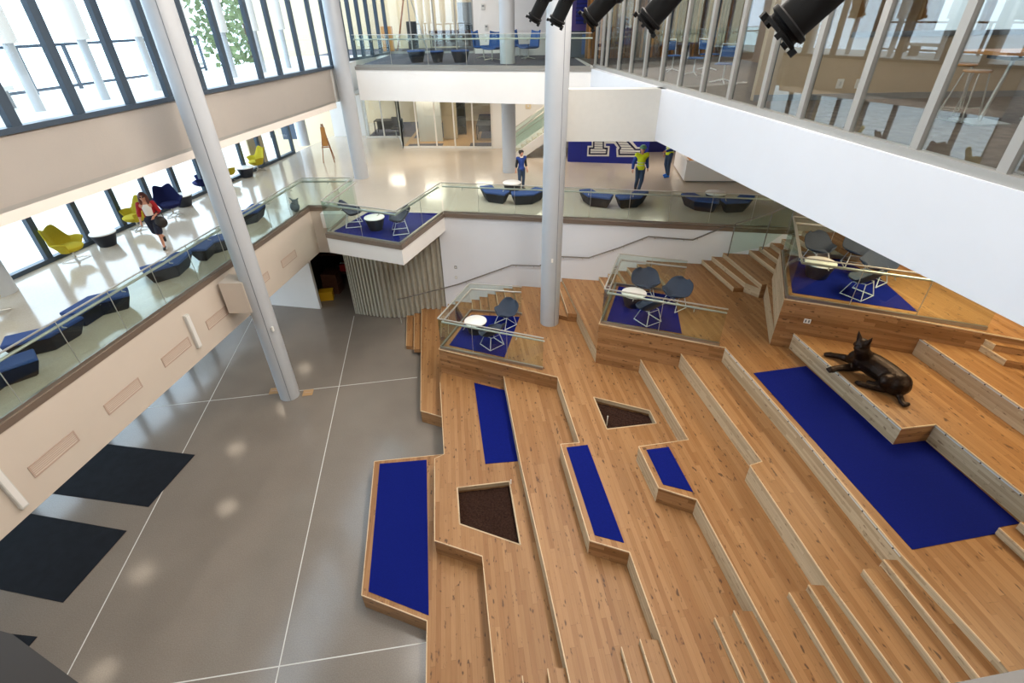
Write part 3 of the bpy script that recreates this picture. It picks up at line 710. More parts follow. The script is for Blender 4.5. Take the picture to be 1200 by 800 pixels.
# dark rail cap at the photographer's balcony
rp_ = [(-2.6, .75), (-0.54, .275), (-0.43, .225), (-.25, .18), (.2, .175), (.36, .205), (.50, .225), (2.4, .56)]
t = thing('balcony_rail', 'dark out-of-focus balcony rail crossing the bottom corners of the view', 'railing', (0, .2, Z3-.05))
zt = H-.545-(Z3-.05)
m = MB().prism([(p[0], p[1]-.2) for p in rp_]+[(p[0], p[1]-.32) for p in rp_[::-1]], zt-.04, zt)
m.build('rail_cap', 'ledge', t)
for (x, y) in ((-2.4, .46), (0, -.07), (2.2, .28)): MB().box(x-.03, x+.03, y-.03, y+.03, 0, zt-.04).build('post', 'ledge', t)
struct(MB().prism([(-3, -.9), (3, -.9), (3, .2), (.3, .0), (-.3, .0), (-3, .2)], Z3-.35, Z3-.05).build('floor_near_ledge', 'carpet'))

# ================================================================== CARPETS, MATS, PLANTERS
def slab_thing(name, label, cat, poly, z, th, m, group=None):
    o = MB().prism(poly, z, z+th).build(name, m); tag(o, label, cat, group); return o
slab_thing('carpet_inlay', 'large royal blue carpet on the low wooden platform at the concrete floor', 'carpet', [q(445, 543.5, 1), q(500, 538.8, 1), q(502.5, 721, 1), q(432, 693, 1)], z_(1), .012, 'blue')
slab_thing('carpet_inlay', 'long blue carpet strip in front of the lowest glass landing', 'carpet', [q(555.6, 448.5, 2), q(592, 457.5, 2), q(608, 540.2, 2), q(568.7, 543.5, 2)], z_(2), .012, 'blue')
slab_thing('carpet_inlay', 'narrow blue carpet strip on the raised wooden box in mid terraces', 'carpet', [q(663.8, 524.4, 4), q(688.5, 521.3, 4), q(731.4, 636, 4), q(697, 627, 4)], z_(4), .012, 'blue')
slab_thing('carpet_inlay', 'smallest blue carpet patch, on the short wooden box', 'carpet', [q(757.4, 527.2, 5), q(783.5, 523.8, 5), q(812.2, 576.5, 5), q(777, 567.6, 5)], z_(5), .012, 'blue')
slab_thing('carpet_inlay', 'largest blue carpet, lying below the bronze wildcat statue', 'carpet', [q(883, 437.4, 7), q(944.5, 429.2, 7), q(1046.8, 520.6, 7), q(1082.4, 515.6, 7), q(1194.5, 613.2, 7), q(1170.5, 618, 7), q(1168, 625.2, 7), q(1069, 644, 7)], z_(7), .012, 'blue')
slab_thing('carpet_inlay', 'blue carpet under the two wire chairs of the lowest landing', 'carpet', inset([q(521, 406.3, 4), q(593.5, 422, 4), q(613, 369.5, 4), q(550, 366.5, 4)], .16), z_(4), .012, 'blue')
slab_thing('carpet_inlay', 'blue carpet under the three wire chairs of the middle landing', 'carpet', [q(711, 376, 7), q(799, 391, 7), q(790.5, 347.5, 7), q(725, 335.5, 7)], z_(7), .012, 'blue')
slab_thing('carpet_inlay', 'blue carpet under the four wire chairs of the topmost landing', 'carpet', [q(928.5, 343, 10), q(1075, 365.3, 10), q(1031, 326, 10), q(985, 304, 10), q(923, 300, 10)], z_(10), .012, 'blue')
slab_thing('carpet_inlay', 'blue carpet on the glass railed overlook above the curtain', 'carpet', [xy(at(u, v, Z2)) for u, v in ((389, 272.5), (466.7, 284.5), (513, 250), (432.5, 248.3))], Z2, .012, 'blue')
def para(a, b, c): return [a, b, c, (a[0]+c[0]-b[0], a[1]+c[1]-b[1])]
m1 = [xy(at(u, v, 0)) for u, v in ((118, 519.5), (228.5, 533), (174, 594))]
m2 = [xy(at(u, v, 0)) for u, v in ((31, 601), (148.5, 622), (74, 706))]
m3 = xy(at(44, 746, 0)); dx, dy = m2[2][0]-m2[1][0], m2[2][1]-m2[1][1]
def ext(m): return [m[0], m[1], m[2], (m[0][0]+m[2][0]-m[1][0], m[0][1]+m[2][1]-m[1][1])]
slab_thing('entrance_mat', 'black entrance mat farthest from the camera, by the left windows', 'mat', ext(m1), 0, .014, 'mat')
slab_thing('entrance_mat', 'second black entrance mat, in the middle of the row of three', 'mat', ext(m2), 0, .014, 'mat')
slab_thing('entrance_mat', 'black entrance mat nearest the camera, mostly cut off by the dark rail', 'mat', ext([(m3[0]-3.2, m3[1]+.35), m3, (m3[0]+dx, m3[1]+dy)]), 0, .014, 'mat')
for k, lb in ((2, 'square dark soil bed sunk into the lower wooden terrace'), (4, 'dark soil bed sunk into the terrace below the middle glass landing')):
    P = planters[k]; c = (sum(p[0] for p in P)/4, sum(p[1] for p in P)/4)
    t = thing('planter_bed', lb, 'planter', (c[0], c[1], z_(k)-.29))
    lp = [(p[0]-c[0], p[1]-c[1]) for p in P]
    o = MB()
    N = 14
    def fn(a, b):
        p = lerp2(lerp2(lp[0], lp[1], a), lerp2(lp[3], lp[2], a), b); return (p[0]*.985, p[1]*.985, .12+random.uniform(-.014, .014))
    o.grid(fn, N, N); o.build('soil', 'soil', t)
    for i in range(4):
        a, b = lp[i], lp[(i+1) % 4]; MB().bar((a[0], a[1], .24), (b[0], b[1], .24), .03, .11).build('liner', 'woodface', t)
for (u, v, k, lb) in ((599, 572, 2, 'short white marker stake in the lower soil bed'), (711, 498, 4, 'short white marker stake in the soil bed near the middle landing')):
    p = at(u, v, z_(k)-.17); t = thing('marker_stake', lb, 'stake', p)
    MB().tube([(0, 0, 0), (.0, .0, .30)], .012, 8).build('shaft', 'tabletop', t); MB().ball((0, 0, .30), .016).build('tip', 'tabletop', t)

# ================================================================== FURNITURE
def drum_table(loc, label, group=None, r=.34, h=.42):
    t = thing('drum_table', label, 'table', loc, 0, group)
    MB().lathe([(r*.62, 0), (r*.66, .02), (r*.97, h-.03), (r*.97, h-.025)], 32).build('drum', 'navy', t, smooth=True)
    MB().lathe([(r*.95, h-.028), (r, h-.024), (r, h), (r*.985, h+.004), (0, h+.004)], 32).build('table_top', 'tabletop', t, smooth=True)
    return t
def wing_fn(a, b, th=0.0):
    # a: around (-1..1) from one arm tip over the back to the other; b: 0 at the seat, 1 at the rim
    ang = (a*2-1)*math.radians(118); A_ = abs(ang)/math.radians(118)
    top = 1.02 - 0.10*min(1, max(0, (.22-A_)/.22))
    if A_ > .34: top = 1.02 - (1.02-.60)*min(1, (A_-.34)/.22)
    if A_ > .56: top = .60 + .03*math.sin((A_-.56)/.44*PI)
    rr = .27 + (.41-.27)*b + .05*b*b*(1 if A_ > .5 else .3); z = .30+(top-.30)*b
    lean = .10*b*max(0, math.cos(ang))
    return (rr*math.sin(ang)*1.02, (rr*math.cos(ang)+lean)*.95, z)
def wing_chair(label, m, group=None):
    t = thing('lounge_chair', label, 'chair', (0, 0, 0), 0, group)
    MB().grid(wing_fn, 44, 10).build('shell', m, t, smooth=True, solid=.05, sub=1, angle=80)
    MB().lathe([(0, .28), (.20, .29), (.28, .33), (.33, .40), (.33, .43), (.29, .46), (0, .47)], 28).build('seat_cushion', m, t, smooth=True)
    MB().tube([(0, 0, .05), (0, 0, .30)], .028, 12).build('stem', 'steel', t, smooth=True)
    for k in range(4):
        a = k*PI/2+PI/4
        MB().tube([(0, 0, .07), (.18*math.cos(a), .18*math.sin(a), .045), (.36*math.cos(a), .36*math.sin(a), .014)], [.02, .016, .013], 8).build('foot', 'steel', t, smooth=True)
    return t
def diamond_fn(a, b):
    s, v = a*2-1, b*2-1                        # s across, v from front edge to back top
    y = .37*v; prof = .36+.05*v*v + (.36*max(0, v)**1.25 if v > 0 else .05*v*v)
    w = .10+.33*max(0.0, 1-abs(v)**(3.0 if v > 0 else 3.4))**.5
    z = prof + .17*abs(s)**2.2*(1-.5*abs(v)**2)
    return (s*w, y+.03-.07*abs(s)**2*v, z)
def wire_chair(label, group=None):
    t = thing('wire_chair', label, 'chair', (0, 0, 0), 0, group)
    MB().grid(diamond_fn, 16, 16).build('seat_shell', 'slate', t, smooth=True, solid=.028, sub=1, angle=80)
    for sx in (-1, 1):
        MB().tube([(sx*.20, -.13, .36), (sx*.27, -.27, .012), (sx*.27, .24, .012), (sx*.17, .16, .40), (sx*.20, -.13, .36)], .010, 8).build('leg_frame', 'whitewire', t, smooth=True)
    MB().tube([(-.205, -.14, .335), (.205, -.14, .335)], .008, 8).build('stretcher', 'whitewire', t)
    MB().tube([(-.18, .16, .37), (.18, .16, .37)], .008, 8).build('stretcher', 'whitewire', t)
    MB().tube([(-.27, .24, .012), (.27, .24, .012)], .009, 8).build('stretcher', 'whitewire', t)
    return t
def bench(label, group, ang=48, L=.70, D=.50, h=.43):
    """two legged (bent) upholstered bench; the bend opens to +y"""
    t = thing('bent_bench', label, 'bench', (0, 0, 0), 0, group); a = math.radians(ang/2)
    def outline(off):
        d, l = D/2-off, L-off
        ca, sa = math.cos(a), math.sin(a)
        e1, n1 = Vector((ca, sa)), Vector((-sa, ca)); e2, n2 = Vector((-ca, sa)), Vector((sa, ca))
        mo = d/ca
        return [xy(e2*l-n2*d), (0, -mo), xy(e1*l-n1*d), xy(e1*l+n1*d), (0, mo), xy(e2*l+n2*d)]
    m = MB(); m.frustum(outline(.13), 0.02, outline(0), h-.07); m.build('base', 'benchside', t, bevel=.02)
    m = MB(); m.frustum(outline(0), h-.07, outline(.005), h); m.build('seat_pad', 'benchtop', t, bevel=.022, smooth=True)
    m = MB(); m.frustum(outline(.16), 0, outline(.16), .022); m.build('plinth', 'blackpl', t)
    return t

# ---- drum tables
for (u, v, z, lb, r) in ((127, 287, Z2, 'white topped black drum table between the two front yellow chairs', .36), (217, 241, Z2, 'white topped drum table beside the dark blue lounge chair', .36),
                         (290, 207, Z2, 'white topped drum table between the two rear yellow chairs', .36), (441, 269, Z2, 'white topped drum table on the blue overlook', .33),
                         (558, 389, z_(4), 'white topped drum table on the lowest glass landing', .36), (741, 358, z_(7), 'white topped drum table on the middle glass landing', .36),
                         (956, 324, z_(10), 'white topped drum table on the topmost glass landing', .38), (600, 226, Z2, 'low white table behind the left pair of blue benches', .36),
                         (836, 239, Z2, 'low white table behind the right pair of blue benches', .36)):
    drum_table(at(u, v, z)+Vector((0, 0, .014 if z != Z2 or u == 441 else 0)), lb, 'drum tables', r)
# ---- yellow and blue wing chairs on the left of level two
proto = wing_chair('yellow winged lounge chair nearest the camera, by the left window', 'yellow', 'yellow lounge chairs')
p = at(90, 304, Z2); proto.location = p; proto.rotation_euler = (0, 0, math.radians(95))
for (u, v, rz, lb) in ((163, 268, -30, 'yellow winged lounge chair just left of the woman in red'), (270, 212, 140, 'yellow lounge chair half hidden behind the near grey column'),
                       (303, 200, -40, 'yellow winged lounge chair standing against the tan wall stub')):
    dup(proto, at(u, v, Z2), math.radians(rz), lb)
pb = wing_chair('dark blue winged lounge chair right behind the woman in red', 'bluechair', 'blue lounge chairs')
pb.location = at(204, 252, Z2); pb.rotation_euler = (0, 0, math.radians(40))
dup(pb, at(240, 225, Z2), math.radians(-60), 'dark blue lounge chair at the window, cut by the near grey column')
dup(proto, at(-9, 369, Z2), math.radians(100), 'yellow lounge chair at the left picture edge, only its steel foot showing')
# ---- wire chairs
w = wire_chair('slate wire chair left of the drum table on the blue overlook', 'wire chairs'); w.location = at(415, 264, Z2)+Vector((0, 0, .014)); w.rotation_euler = (0, 0, math.radians(100))
def wc(u, v, z, rz, lb): dup(w, at(u, v, z)+Vector((0, 0, .014)), math.radians(rz), lb)
wc(470, 272, Z2, -75, 'slate wire chair right of the drum table on the blue overlook')
wc(593, 380, z_(4), -50, 'slate wire chair behind the table on the lowest landing')
wc(577, 404, z_(4), -140, 'slate wire chair seen from behind at the railing of the lowest landing')
wc(754, 348, z_(7), 0, 'slate wire chair facing us behind the table on the middle landing')
wc(789, 359.5, z_(7), -55, 'slate wire chair on the right side of the middle landing')
wc(759, 376, z_(7), -150, 'slate wire chair with its back to us on the middle landing')
wc(954, 309, z_(10), 15, 'slate wire chair at the rear left of the topmost landing')
wc(1000, 312, z_(10), -20, 'slate wire chair second from the left on the topmost landing')
wc(1020, 330, z_(10), -60, 'slate wire chair farthest right on the topmost landing')
wc(1004, 346, z_(10), -150, 'slate wire chair nearest the railing on the topmost landing')
# ---- bent benches
b0 = bench('blue bent bench at the left end of the row by the back railing', 'bent benches'); sc_ = 1.0
def place_b(o, ua, va, ub, vb, out=.0):
    A, B = at(ua, va, Z2), at(ub, vb, Z2); c = (A+B)/2; d = B-A; o.location = c; o.rotation_euler = (0, 0, math.atan2(d.y, d.x))
back = [((558, 233), (593, 241), 'blue bent bench at the left end of the row by the back railing'), ((599, 242), (643, 237), 'second blue bent bench, close beside the tall grey column'),
        ((675, 238), (715, 246), 'third blue bent bench, just right of the tall grey column'), ((724, 246.5), (764, 240), 'fourth blue bent bench, in front of the worker in the yellow vest'),
        ((795, 243), (840, 251), 'fifth blue bent bench, in front of the low white table'), ((848, 251.5), (888, 246), 'blue bent bench at the right end of the row by the back railing')]
for i, (a, b, lb) in enumerate(back):
    o = b0 if i == 0 else dup(b0, (0, 0, 0), 0, lb)
    A, B = at(*a, Z2), at(*b, Z2); c = (A+B)/2; d = B-A
    o.location = (c.x, c.y+.1, Z2); o.rotation_euler = (0, 0, math.atan2(d.y, d.x)+(math.radians(-12) if i % 2 == 0 else math.radians(12)))
left = [((2, 452), 250, 'blue bent bench cut by the left picture edge beside the balcony railing'), ((64, 408), 55, 'blue bent bench with a pale end, near the left balcony railing'),
        ((119, 368), 240, 'blue bent bench touching its pale ended neighbour by the left railing'), ((207, 323), 70, 'blue bent bench just below the woman in red'),
        ((248, 297), 250, 'blue bent bench between the woman in red and the near column'), ((299, 260), 70, 'blue bent bench just right of the near grey column')]
for (a, rz, lb) in left:
    o = dup(b0, at(*a, Z2), math.radians(rz), lb)
# ---- level three: stools, swivel chairs
def stool(label):
    t = thing('drum_stool', label, 'stool', (0, 0, 0), 0, 'drum stools on the far bridge')
    MB().lathe([(.21, 0), (.23, .03), (.33, .40)], 24).build('base', 'benchside', t, smooth=True); MB().lathe([(.33, .40), (.335, .42), (.32, .45), (0, .455)], 24).build('seat_pad', 'benchtop', t, smooth=True)
    return t
s0 = stool('leftmost grey blue drum stool behind the far bridge railing')
s0.location = at(489, 73, Z3); s0.scale = (1.15, 1.15, 1.0)
s1 = dup(s0, at(513, 73, Z3), 0, 'small dark drum stool between its two wider neighbours'); s1.scale = (.85, .85, .95)
dup(s0, at(540, 73, Z3), 0, 'rightmost grey blue drum stool behind the far bridge railing')
def swivel(label):
    t = thing('swivel_chair', label, 'chair', (0, 0, 0), 0, 'blue swivel chairs on the far bridge')
    def fn(a, b):
        s = a*2-1
        return (s*(.36-.05*b), (-.30+.62*min(1, b/.5)) if b < .5 else (.32+.18*(b-.5)/.5), (.42-.02*(b/.5)) if b < .5 else (.40+.62*(b-.5)/.5)) if True else None
    def fn2(a, b):
        p = fn(a, b); s = a*2-1; return (p[0], p[1]-.10*s*s*(b > .5)*(b-.5)*2, p[2]+.06*s*s)
    MB().grid(fn2, 10, 16).build('shell', 'midblue', t, smooth=True, solid=.05, angle=80)
    MB().tube([(0, 0, .05), (0, 0, .40)], .03, 10).build('stem', 'steel', t)
    for k in range(4):
        a = k*PI/2+.5; MB().tube([(0, 0, .07), (.34*math.cos(a), .34*math.sin(a), .015)], .016, 8).build('foot', 'steel', t)
    return t
w0 = swivel('blue swivel chair left of the far round column, turned sideways'); w0.location = at(567, 68, Z3); w0.rotation_euler = (0, 0, 1.2)
dup(w0, at(577, 70.5, Z3), -.5, 'blue swivel chair directly left of the far round column, back to us')
dup(w0, at(609, 66.5, Z3), .9, 'blue swivel chair directly right of the far round column')
dup(w0, at(619, 69, Z3), -1.0, 'blue swivel chair farthest right of the far round column')

# ================================================================== FIGURES
def cap_(m, a, b, ra, rb, n=12):
    a, b = Vector(a), Vector(b); m.tube([a, b], [ra, rb], n); m.ball(a, ra, n=n, k=8); m.ball(b, rb, n=n, k=8); return m
def chain(m, pts, rs, n=12):
    for i in range(len(pts)-1): cap_(m, pts[i], pts[i+1], rs[i], rs[i+1], n)
    return m
def fuse(m, name, mt, parent, voxel=0.014, smooth=4):
    o = m.build(name, mt, parent, smooth=True, weld=False, angle=180)
    md = o.modifiers.new('fuse', 'REMESH'); md.mode = 'VOXEL'; md.voxel_size = voxel; md.use_smooth_shade = True
    if smooth: s = o.modifiers.new('soft', 'SMOOTH'); s.factor = 0.5; s.iterations = smooth
    return o
def bake(o):
    dg = bpy.context.evaluated_depsgraph_get(); me = bpy.data.meshes.new_from_object(o.evaluated_get(dg)); o.modifiers.clear(); o.data = me
    me.polygons.foreach_set('use_smooth', [True]*len(me.polygons)); return o
def hand(m, w, d, side, curl=0.5):
    """palm, four fingers of unequal length and a thumb leaving the side of the palm; w wrist, d pointing down the forearm"""
    w = Vector(w); d = Vector(d).normalized(); s = Vector((0, 1, 0)); s = (s-d*s.dot(d)).normalized(); nrm = d.cross(s)*side
    palm = w+d*.045; m.ball(palm, .04, .55, 1.0, 1.25, rot=None); chain(m, [w, w+d*.085], [.024, .034], 10)
    for i, (o, l) in enumerate(((-.030, .068), (-.010, .080), (.010, .074), (.029, .056))):
        b = w+d*.085+s*o; k = b+d*l*.5-nrm*l*.12*curl; e = k+d*l*.42-nrm*l*.45*curl
        chain(m, [b, k, e], [.011, .0095, .008], 8)
    b = w+d*.035-s*.036; k = b+d*.035-s*.026-nrm*.01; e = k+d*.032-s*.006-nrm*.012; chain(m, [b, k, e], [.014, .012, .0095], 8)
def person(label, loc, rz, h, J, wear, hair=None, female=False):
    t = thing('person', label, 'person', loc, rz); k = h/1.75
    def V(p): return Vector(p)*k
    D = dict(pel=(0, 0, .95), waist=(0, -.0, 1.10), chest=(0, 0, 1.30), neck=(0, .0, 1.47), head=(0, -.015, 1.63),
             shL=(.185, 0, 1.42), elL=(.235, .02, 1.14), wrL=(.25, -.04, .90), shR=(-.185, 0, 1.42), elR=(-.235, .02, 1.14), wrR=(-.25, -.04, .90),
             hipL=(.09, 0, .92), knL=(.10, -.02, .50), anL=(.10, .02, .08), toL=(.11, -.14, .035), hipR=(-.09, 0, .92), knR=(-.10, -.02, .50), anR=(-.10, .02, .08), toR=(-.11, -.14, .035))
    D.update(J); P = {a: V(b) for a, b in D.items()}; sw = .9 if female else 1.0
    m = MB()
    chain(m, [P['pel'], P['waist'], P['chest'], P['neck']], [.125*k, .108*k*sw, .130*k*sw, .055*k])
    chain(m, [P['shL'], P['chest'], P['shR']], [.062*k, .115*k*sw, .062*k]); chain(m, [P['hipL'], P['pel'], P['hipR']], [.095*k, .115*k, .095*k])
    hd = P['head']; fwd = V((0, -1, 0))/k
    chain(m, [P['neck'], hd-Vector((0, 0, .07*k))], [.055*k, .052*k]); m.ball(hd, .108*k, .80, .92, 1.08); m.ball(hd+V((0, -.03, -.065)), .06*k, .85, .95, .9)
    m.ball(hd+V((0, -.105, -.015)), .018*k, .8, 1.0, 1.3); m.ball(hd+V((0, -.092, -.058)), .02*k, 1.2, .6, .5)
    for s in (-1, 1): m.ball(hd+V((.086*s, .0, -.005)), .024*k, .45, .8, 1.2)
    for s, q_ in (('L', 1), ('R', -1)):
        chain(m, [P['sh'+s], P['el'+s], P['wr'+s]], [.052*k, .041*k, .028*k]); hand(m, P['wr'+s], P['wr'+s]-P['el'+s]+Vector((0, 0, -.05)), q_)
        chain(m, [P['hip'+s], P['kn'+s], P['an'+s]], [.088*k, .058*k, .038*k]); chain(m, [P['an'+s], P['to'+s]], [.04*k, .032*k])
    bake(fuse(m, 'body', 'skin', t, .011, 3))
    me_ = MB()
    for s in (-1, 1): me_.ball(hd+V((.034*s, -.092, .012)), .011*k)
    me_.build('eyes', 'blackpl', t, smooth=True)
    wear(t, P, k, V)
    return t
def shoes(t, P, m, k, pad=.012):
    for s in ('L', 'R'):
        a = MB(); chain(a, [P['an'+s]-Vector((0, 0, .03*k)), P['to'+s]], [.046*k+pad, .038*k+pad*.4]); bake(fuse(a, 'shoe', m, t, .014, 2))
def trousers(t, P, m, k):
    a = MB(); chain(a, [P['hipL'], P['pel'], P['hipR']], [.112*k, .132*k, .112*k]); chain(a, [P['pel'], P['waist']], [.132*k, .118*k])
    for s in ('L', 'R'): chain(a, [P['hip'+s], P['kn'+s], P['an'+s]+Vector((0, 0, .03))], [.106*k, .077*k, .062*k])
    bake(fuse(a, 'trousers', m, t, .016, 3))
def top(t, P, m, k, name='shirt', sleeves='long', pad=.016, lowz=None):
    a = MB(); chain(a, [P['pel']+Vector((0, 0, .02)), P['waist'], P['chest']], [.135*k+pad*1.0, .112*k+pad, .134*k+pad]); chain(a, [P['shL'], P['chest'], P['shR']], [.066*k+pad, .118*k+pad, .066*k+pad])
    for s in ('L', 'R'):
        if sleeves == 'long': chain(a, [P['sh'+s], P['el'+s], P['el'+s].lerp(P['wr'+s], .9)], [.060*k+pad, .047*k+pad, .036*k+pad])
        elif sleeves == 'mid': chain(a, [P['sh'+s], P['el'+s], P['el'+s].lerp(P['wr'+s], .45)], [.060*k+pad, .050*k+pad, .044*k+pad])
    return bake(fuse(a, name, m, t, .016, 3))
def hair_cap(t, P, m, k, long=False, curly=False):
    hd = P['head']; a = MB(); a.ball(hd+Vector((0, .022*k, .022*k)), .122*k, .86, .94, 1.02)
    if curly:
        for i in range(16):
            an = i*2*PI/16; a.ball(hd+Vector((.085*k*math.cos(an), .03*k+.085*k*max(-.35, math.sin(an)), .06*k+.03*k*math.sin(i*2.3))), .045*k)
    if long:
        for s in (-1, 1): chain(a, [hd+Vector((.08*s*k, .03*k, .02*k)), hd+Vector((.10*s*k, .02*k, -.12*k)), hd+Vector((.095*s*k, -.03*k, -.27*k))], [.05*k, .05*k, .032*k])
        chain(a, [hd+Vector((0, .08*k, 0)), hd+Vector((0, .10*k, -.22*k))], [.09*k, .08*k])
    o = bake(fuse(a, 'hair', m, t, .014, 2))
def hem(o, z):
    bm = bmesh.new(); bm.from_mesh(o.data); bmesh.ops.bisect_plane(bm, geom=bm.verts[:]+bm.edges[:]+bm.faces[:], plane_co=(0, 0, z), plane_no=(0, 0, -1), clear_outer=True); bm.to_mesh(o.data); bm.free(); return o
# woman in the red jacket, walking
def wear_woman(t, P, k, V):
    a = MB(); chain(a, [P['waist'], P['chest']], [.122*k, .137*k]); bake(fuse(a, 'blouse', 'cream', t, .016, 2))
    a = MB()
    for s in (-1, 1): chain(a, [P['pel']+V((.085*s, .02, .03)), P['waist']+V((.072*s, .028, 0)), P['chest']+V((.075*s, .022, .02)), P['chest']+V((.10*s, .01, .11))], [.085*k, .082*k, .085*k, .055*k])
    chain(a, [P['pel']+V((0, .05, .05)), P['chest']+V((0, .05, .05))], [.10*k, .11*k])
    for s in ('L', 'R'): chain(a, [P['sh'+s], P['el'+s], P['el'+s].lerp(P['wr'+s], .35)], [.074*k, .062*k, .055*k])
    bake(fuse(a, 'jacket', 'red', t, .014, 2))
    a = MB(); chain(a, [P['waist']-V((0, 0, .05)), P['pel']], [.122*k, .14*k])
    for s in ('L', 'R'): chain(a, [P['hip'+s], P['hip'+s].lerp(P['kn'+s], .85)], [.122*k, .105*k])
    bake(fuse(a, 'skirt', 'darknavy', t, .016, 3))
    shoes(t, P, 'blackpl', k, .006); hair_cap(t, P, 'auburn', k, long=True)
    hd = P['head']; m = MB()
    for s in (-1, 1): m.ball(hd+V((.036*s, -.098, .012)), .030*k, 1, .4, .75)
    m.bar(hd+V((-.085, -.085, .018)), hd+V((.085, -.085, .018)), .008, .008); m.build('sunglasses', 'blackpl', t, smooth=True)
pw = at(193, 291, Z2)
person('woman in a red jacket and navy skirt walking past the left windows', (pw.x-.05, pw.y+.05, Z2), math.radians(22), 1.72,
       dict(knL=(.07, -.12, .50), anL=(.05, -.10, .10), toL=(.06, -.25, .035), knR=(-.05, .02, .50), anR=(.02, .36, .26), toR=(.03, .34, .12), elR=(-.27, .05, 1.16), wrR=(-.29, -.06, .93), elL=(.25, .06, 1.15), wrL=(.13, -.16, 1.06)), wear_woman, female=True)
hb = thing('handbag', 'dark handbag carried on the arm of the woman in red', 'bag', (pw.x+.20, pw.y+.04, Z2+.66), math.radians(22))
m = MB(); m.ball((0, 0, .17), .19, .9, .48, .95); bake(fuse(m, 'pouch', 'leather', hb, .016, 2))
MB().tube([(-.12, 0, .26), (-.10, 0, .42), (0, 0, .50), (.10, 0, .42), (.12, 0, .26)], .012, 8).build('strap', 'leather', hb, smooth=True)
# visitor in blue by the stair
def wear_vis(t, P, k, V):
    trousers(t, P, 'denim', k); top(t, P, 'workblue', k, 'apron_top', None); a = MB()
    chain(a, [P['shL'], P['chest']+V((0, .03, .06)), P['shR']], [.078*k, .125*k, .078*k])
    for s in ('L', 'R'): chain(a, [P['sh'+s], P['el'+s], P['el'+s].lerp(P['wr'+s], .4)], [.074*k, .06*k, .054*k])
    bake(fuse(a, 'black_sleeves', 'blackpl', t, .016, 2)); shoes(t, P, 'blackpl', k); hair_cap(t, P, 'darkhair', k, curly=True)
    m = MB(); m.tube([P['neck']+V((.075*math.cos(a_), .075*math.sin(a_), -.01)) for a_ in [i*PI/8 for i in range(16)]], .028*k, 8, closed=True); m.build('collar', 'cream', t, smooth=True)
pv = at(611, 221.5, Z2)
person('short dark haired person in a blue top standing beyond the railing by the stair', (pv.x, pv.y, Z2), math.radians(25), 1.50, dict(wrL=(.24, -.10, .93), wrR=(-.26, .03, .91)), wear_vis, female=True)
# workers
def vest(t, P, k, V):
    hem(top(t, P, 'hivis', k, 'safety_vest', None, .03), .90*k)
    m = MB()
    for z in (1.07, 1.17):
        m.tube([V((.158*math.cos(i*PI/10), .155*math.sin(i*PI/10)*.98, z)) for i in range(20)], .014*k, 6, closed=True)
    m.build('reflective_band', 'silver', t, smooth=True)
def wear_w1(t, P, k, V):
    trousers(t, P, 'denim', k); top(t, P, 'workblue', k); vest(t, P, k, V); shoes(t, P, 'leather', k)
    hd = P['head']; o = MB().lathe([(.138, .055), (.142, .06), (.122, .10), (.10, .145), (.055, .178), (0, .19)], 24).build('helmet', 'helmet', t, smooth=True)
    o.location = hd+Vector((0, -.01, -.02)); m = MB(); m.ball((0, -.10, .058), .085, 1, .7, .12); b = m.build('helmet_brim', 'helmet', t, smooth=True); b.location = hd+Vector((0, -.01, -.02))
p1 = at(747, 226, Z2)
person('worker in a yellow safety vest and green helmet walking toward the benches', (p1.x, p1.y, Z2), 0.05, 1.76, dict(knL=(.07, -.10, .51), anL=(.02, -.02, .09), toL=(.03, -.17, .04), knR=(-.06, .05, .50), anR=(-.04, .22, .16), toR=(-.04, .12, .05), wrR=(-.33, -.12, .95), elR=(-.28, .03, 1.15), wrL=(.30, .08, .93)), wear_w1)
def wear_w2(t, P, k, V):
    trousers(t, P, 'denim', k); top(t, P, 'workblue', k); vest(t, P, k, V); shoes(t, P, 'shoeblue', k, .02); hair_cap(t, P, 'darkhair', k)
p2 = at(783, 207, Z2)
person('worker in a yellow vest and blue overshoes at the white counter, head hidden', (p2.x-.1, p2.y, Z2), math.radians(-70), 1.78, dict(anR=(-.10, .12, .08), toR=(-.11, -.03, .035), wrL=(.2, -.32, 1.1), elL=(.24, -.05, 1.15)), wear_w2)

# bronze wildcat lying on the eighth level
z8 = z_(8)
def cp(u, v, dz): return at(u, v, z8+dz)
tl = thing('wildcat_statue', 'dark bronze wildcat statue lying on the wooden terrace above the large carpet', 'statue', at(1030, 450, z8)); o0 = tl.location.copy()
m = MB()
def cc(pts, rs): chain(m, [cp(*p)-o0 for p in pts], rs, 14)
cc([(1051, 449, .25), (1040, 438, .29), (1024, 428, .33), (1012, 421, .40)], [.27, .245, .25, .23])
cc([(1054, 451, .22), (1057, 456, .16)], [.22, .12])
cc([(1012, 419, .44), (1010, 411, .66), (1010, 404, .78)], [.20, .15, .125])
hc = cp(1011, 403.5, .80)-o0
fd = (cp(999, 411, .72)-o0-hc).normalized(); sd = Vector((0, 0, 1)).cross(fd).normalized(); uu = fd.cross(sd).normalized()
m.ball(hc, .145, 1, 1, .92); m.ball(hc+fd*.10-uu*.035, .085, 1, 1, .8); m.ball(hc+fd*.155-uu*.02, .035)
for s in (-1, 1):
    m.ball(hc+sd*.10*s-uu*.05+fd*.02, .075, 1, 1, .9); m.ball(hc+fd*.13+sd*.045*s-uu*.05, .05)
    chain(m, [hc+sd*.085*s+uu*.09, hc+sd*.125*s+uu*.19-fd*.01, hc+sd*.15*s+uu*.285-fd*.02], [.062, .036, .010], 10)
    m.ball(hc+fd*.105+sd*.055*s+uu*.045, .035)
cc([(1003, 418, .36), (996, 421, .15), (984, 417.5, .09), (972, 415.5, .065)], [.15, .10, .07, .06]); cc([(973, 415.5, .065), (968, 415, .055)], [.068, .052])
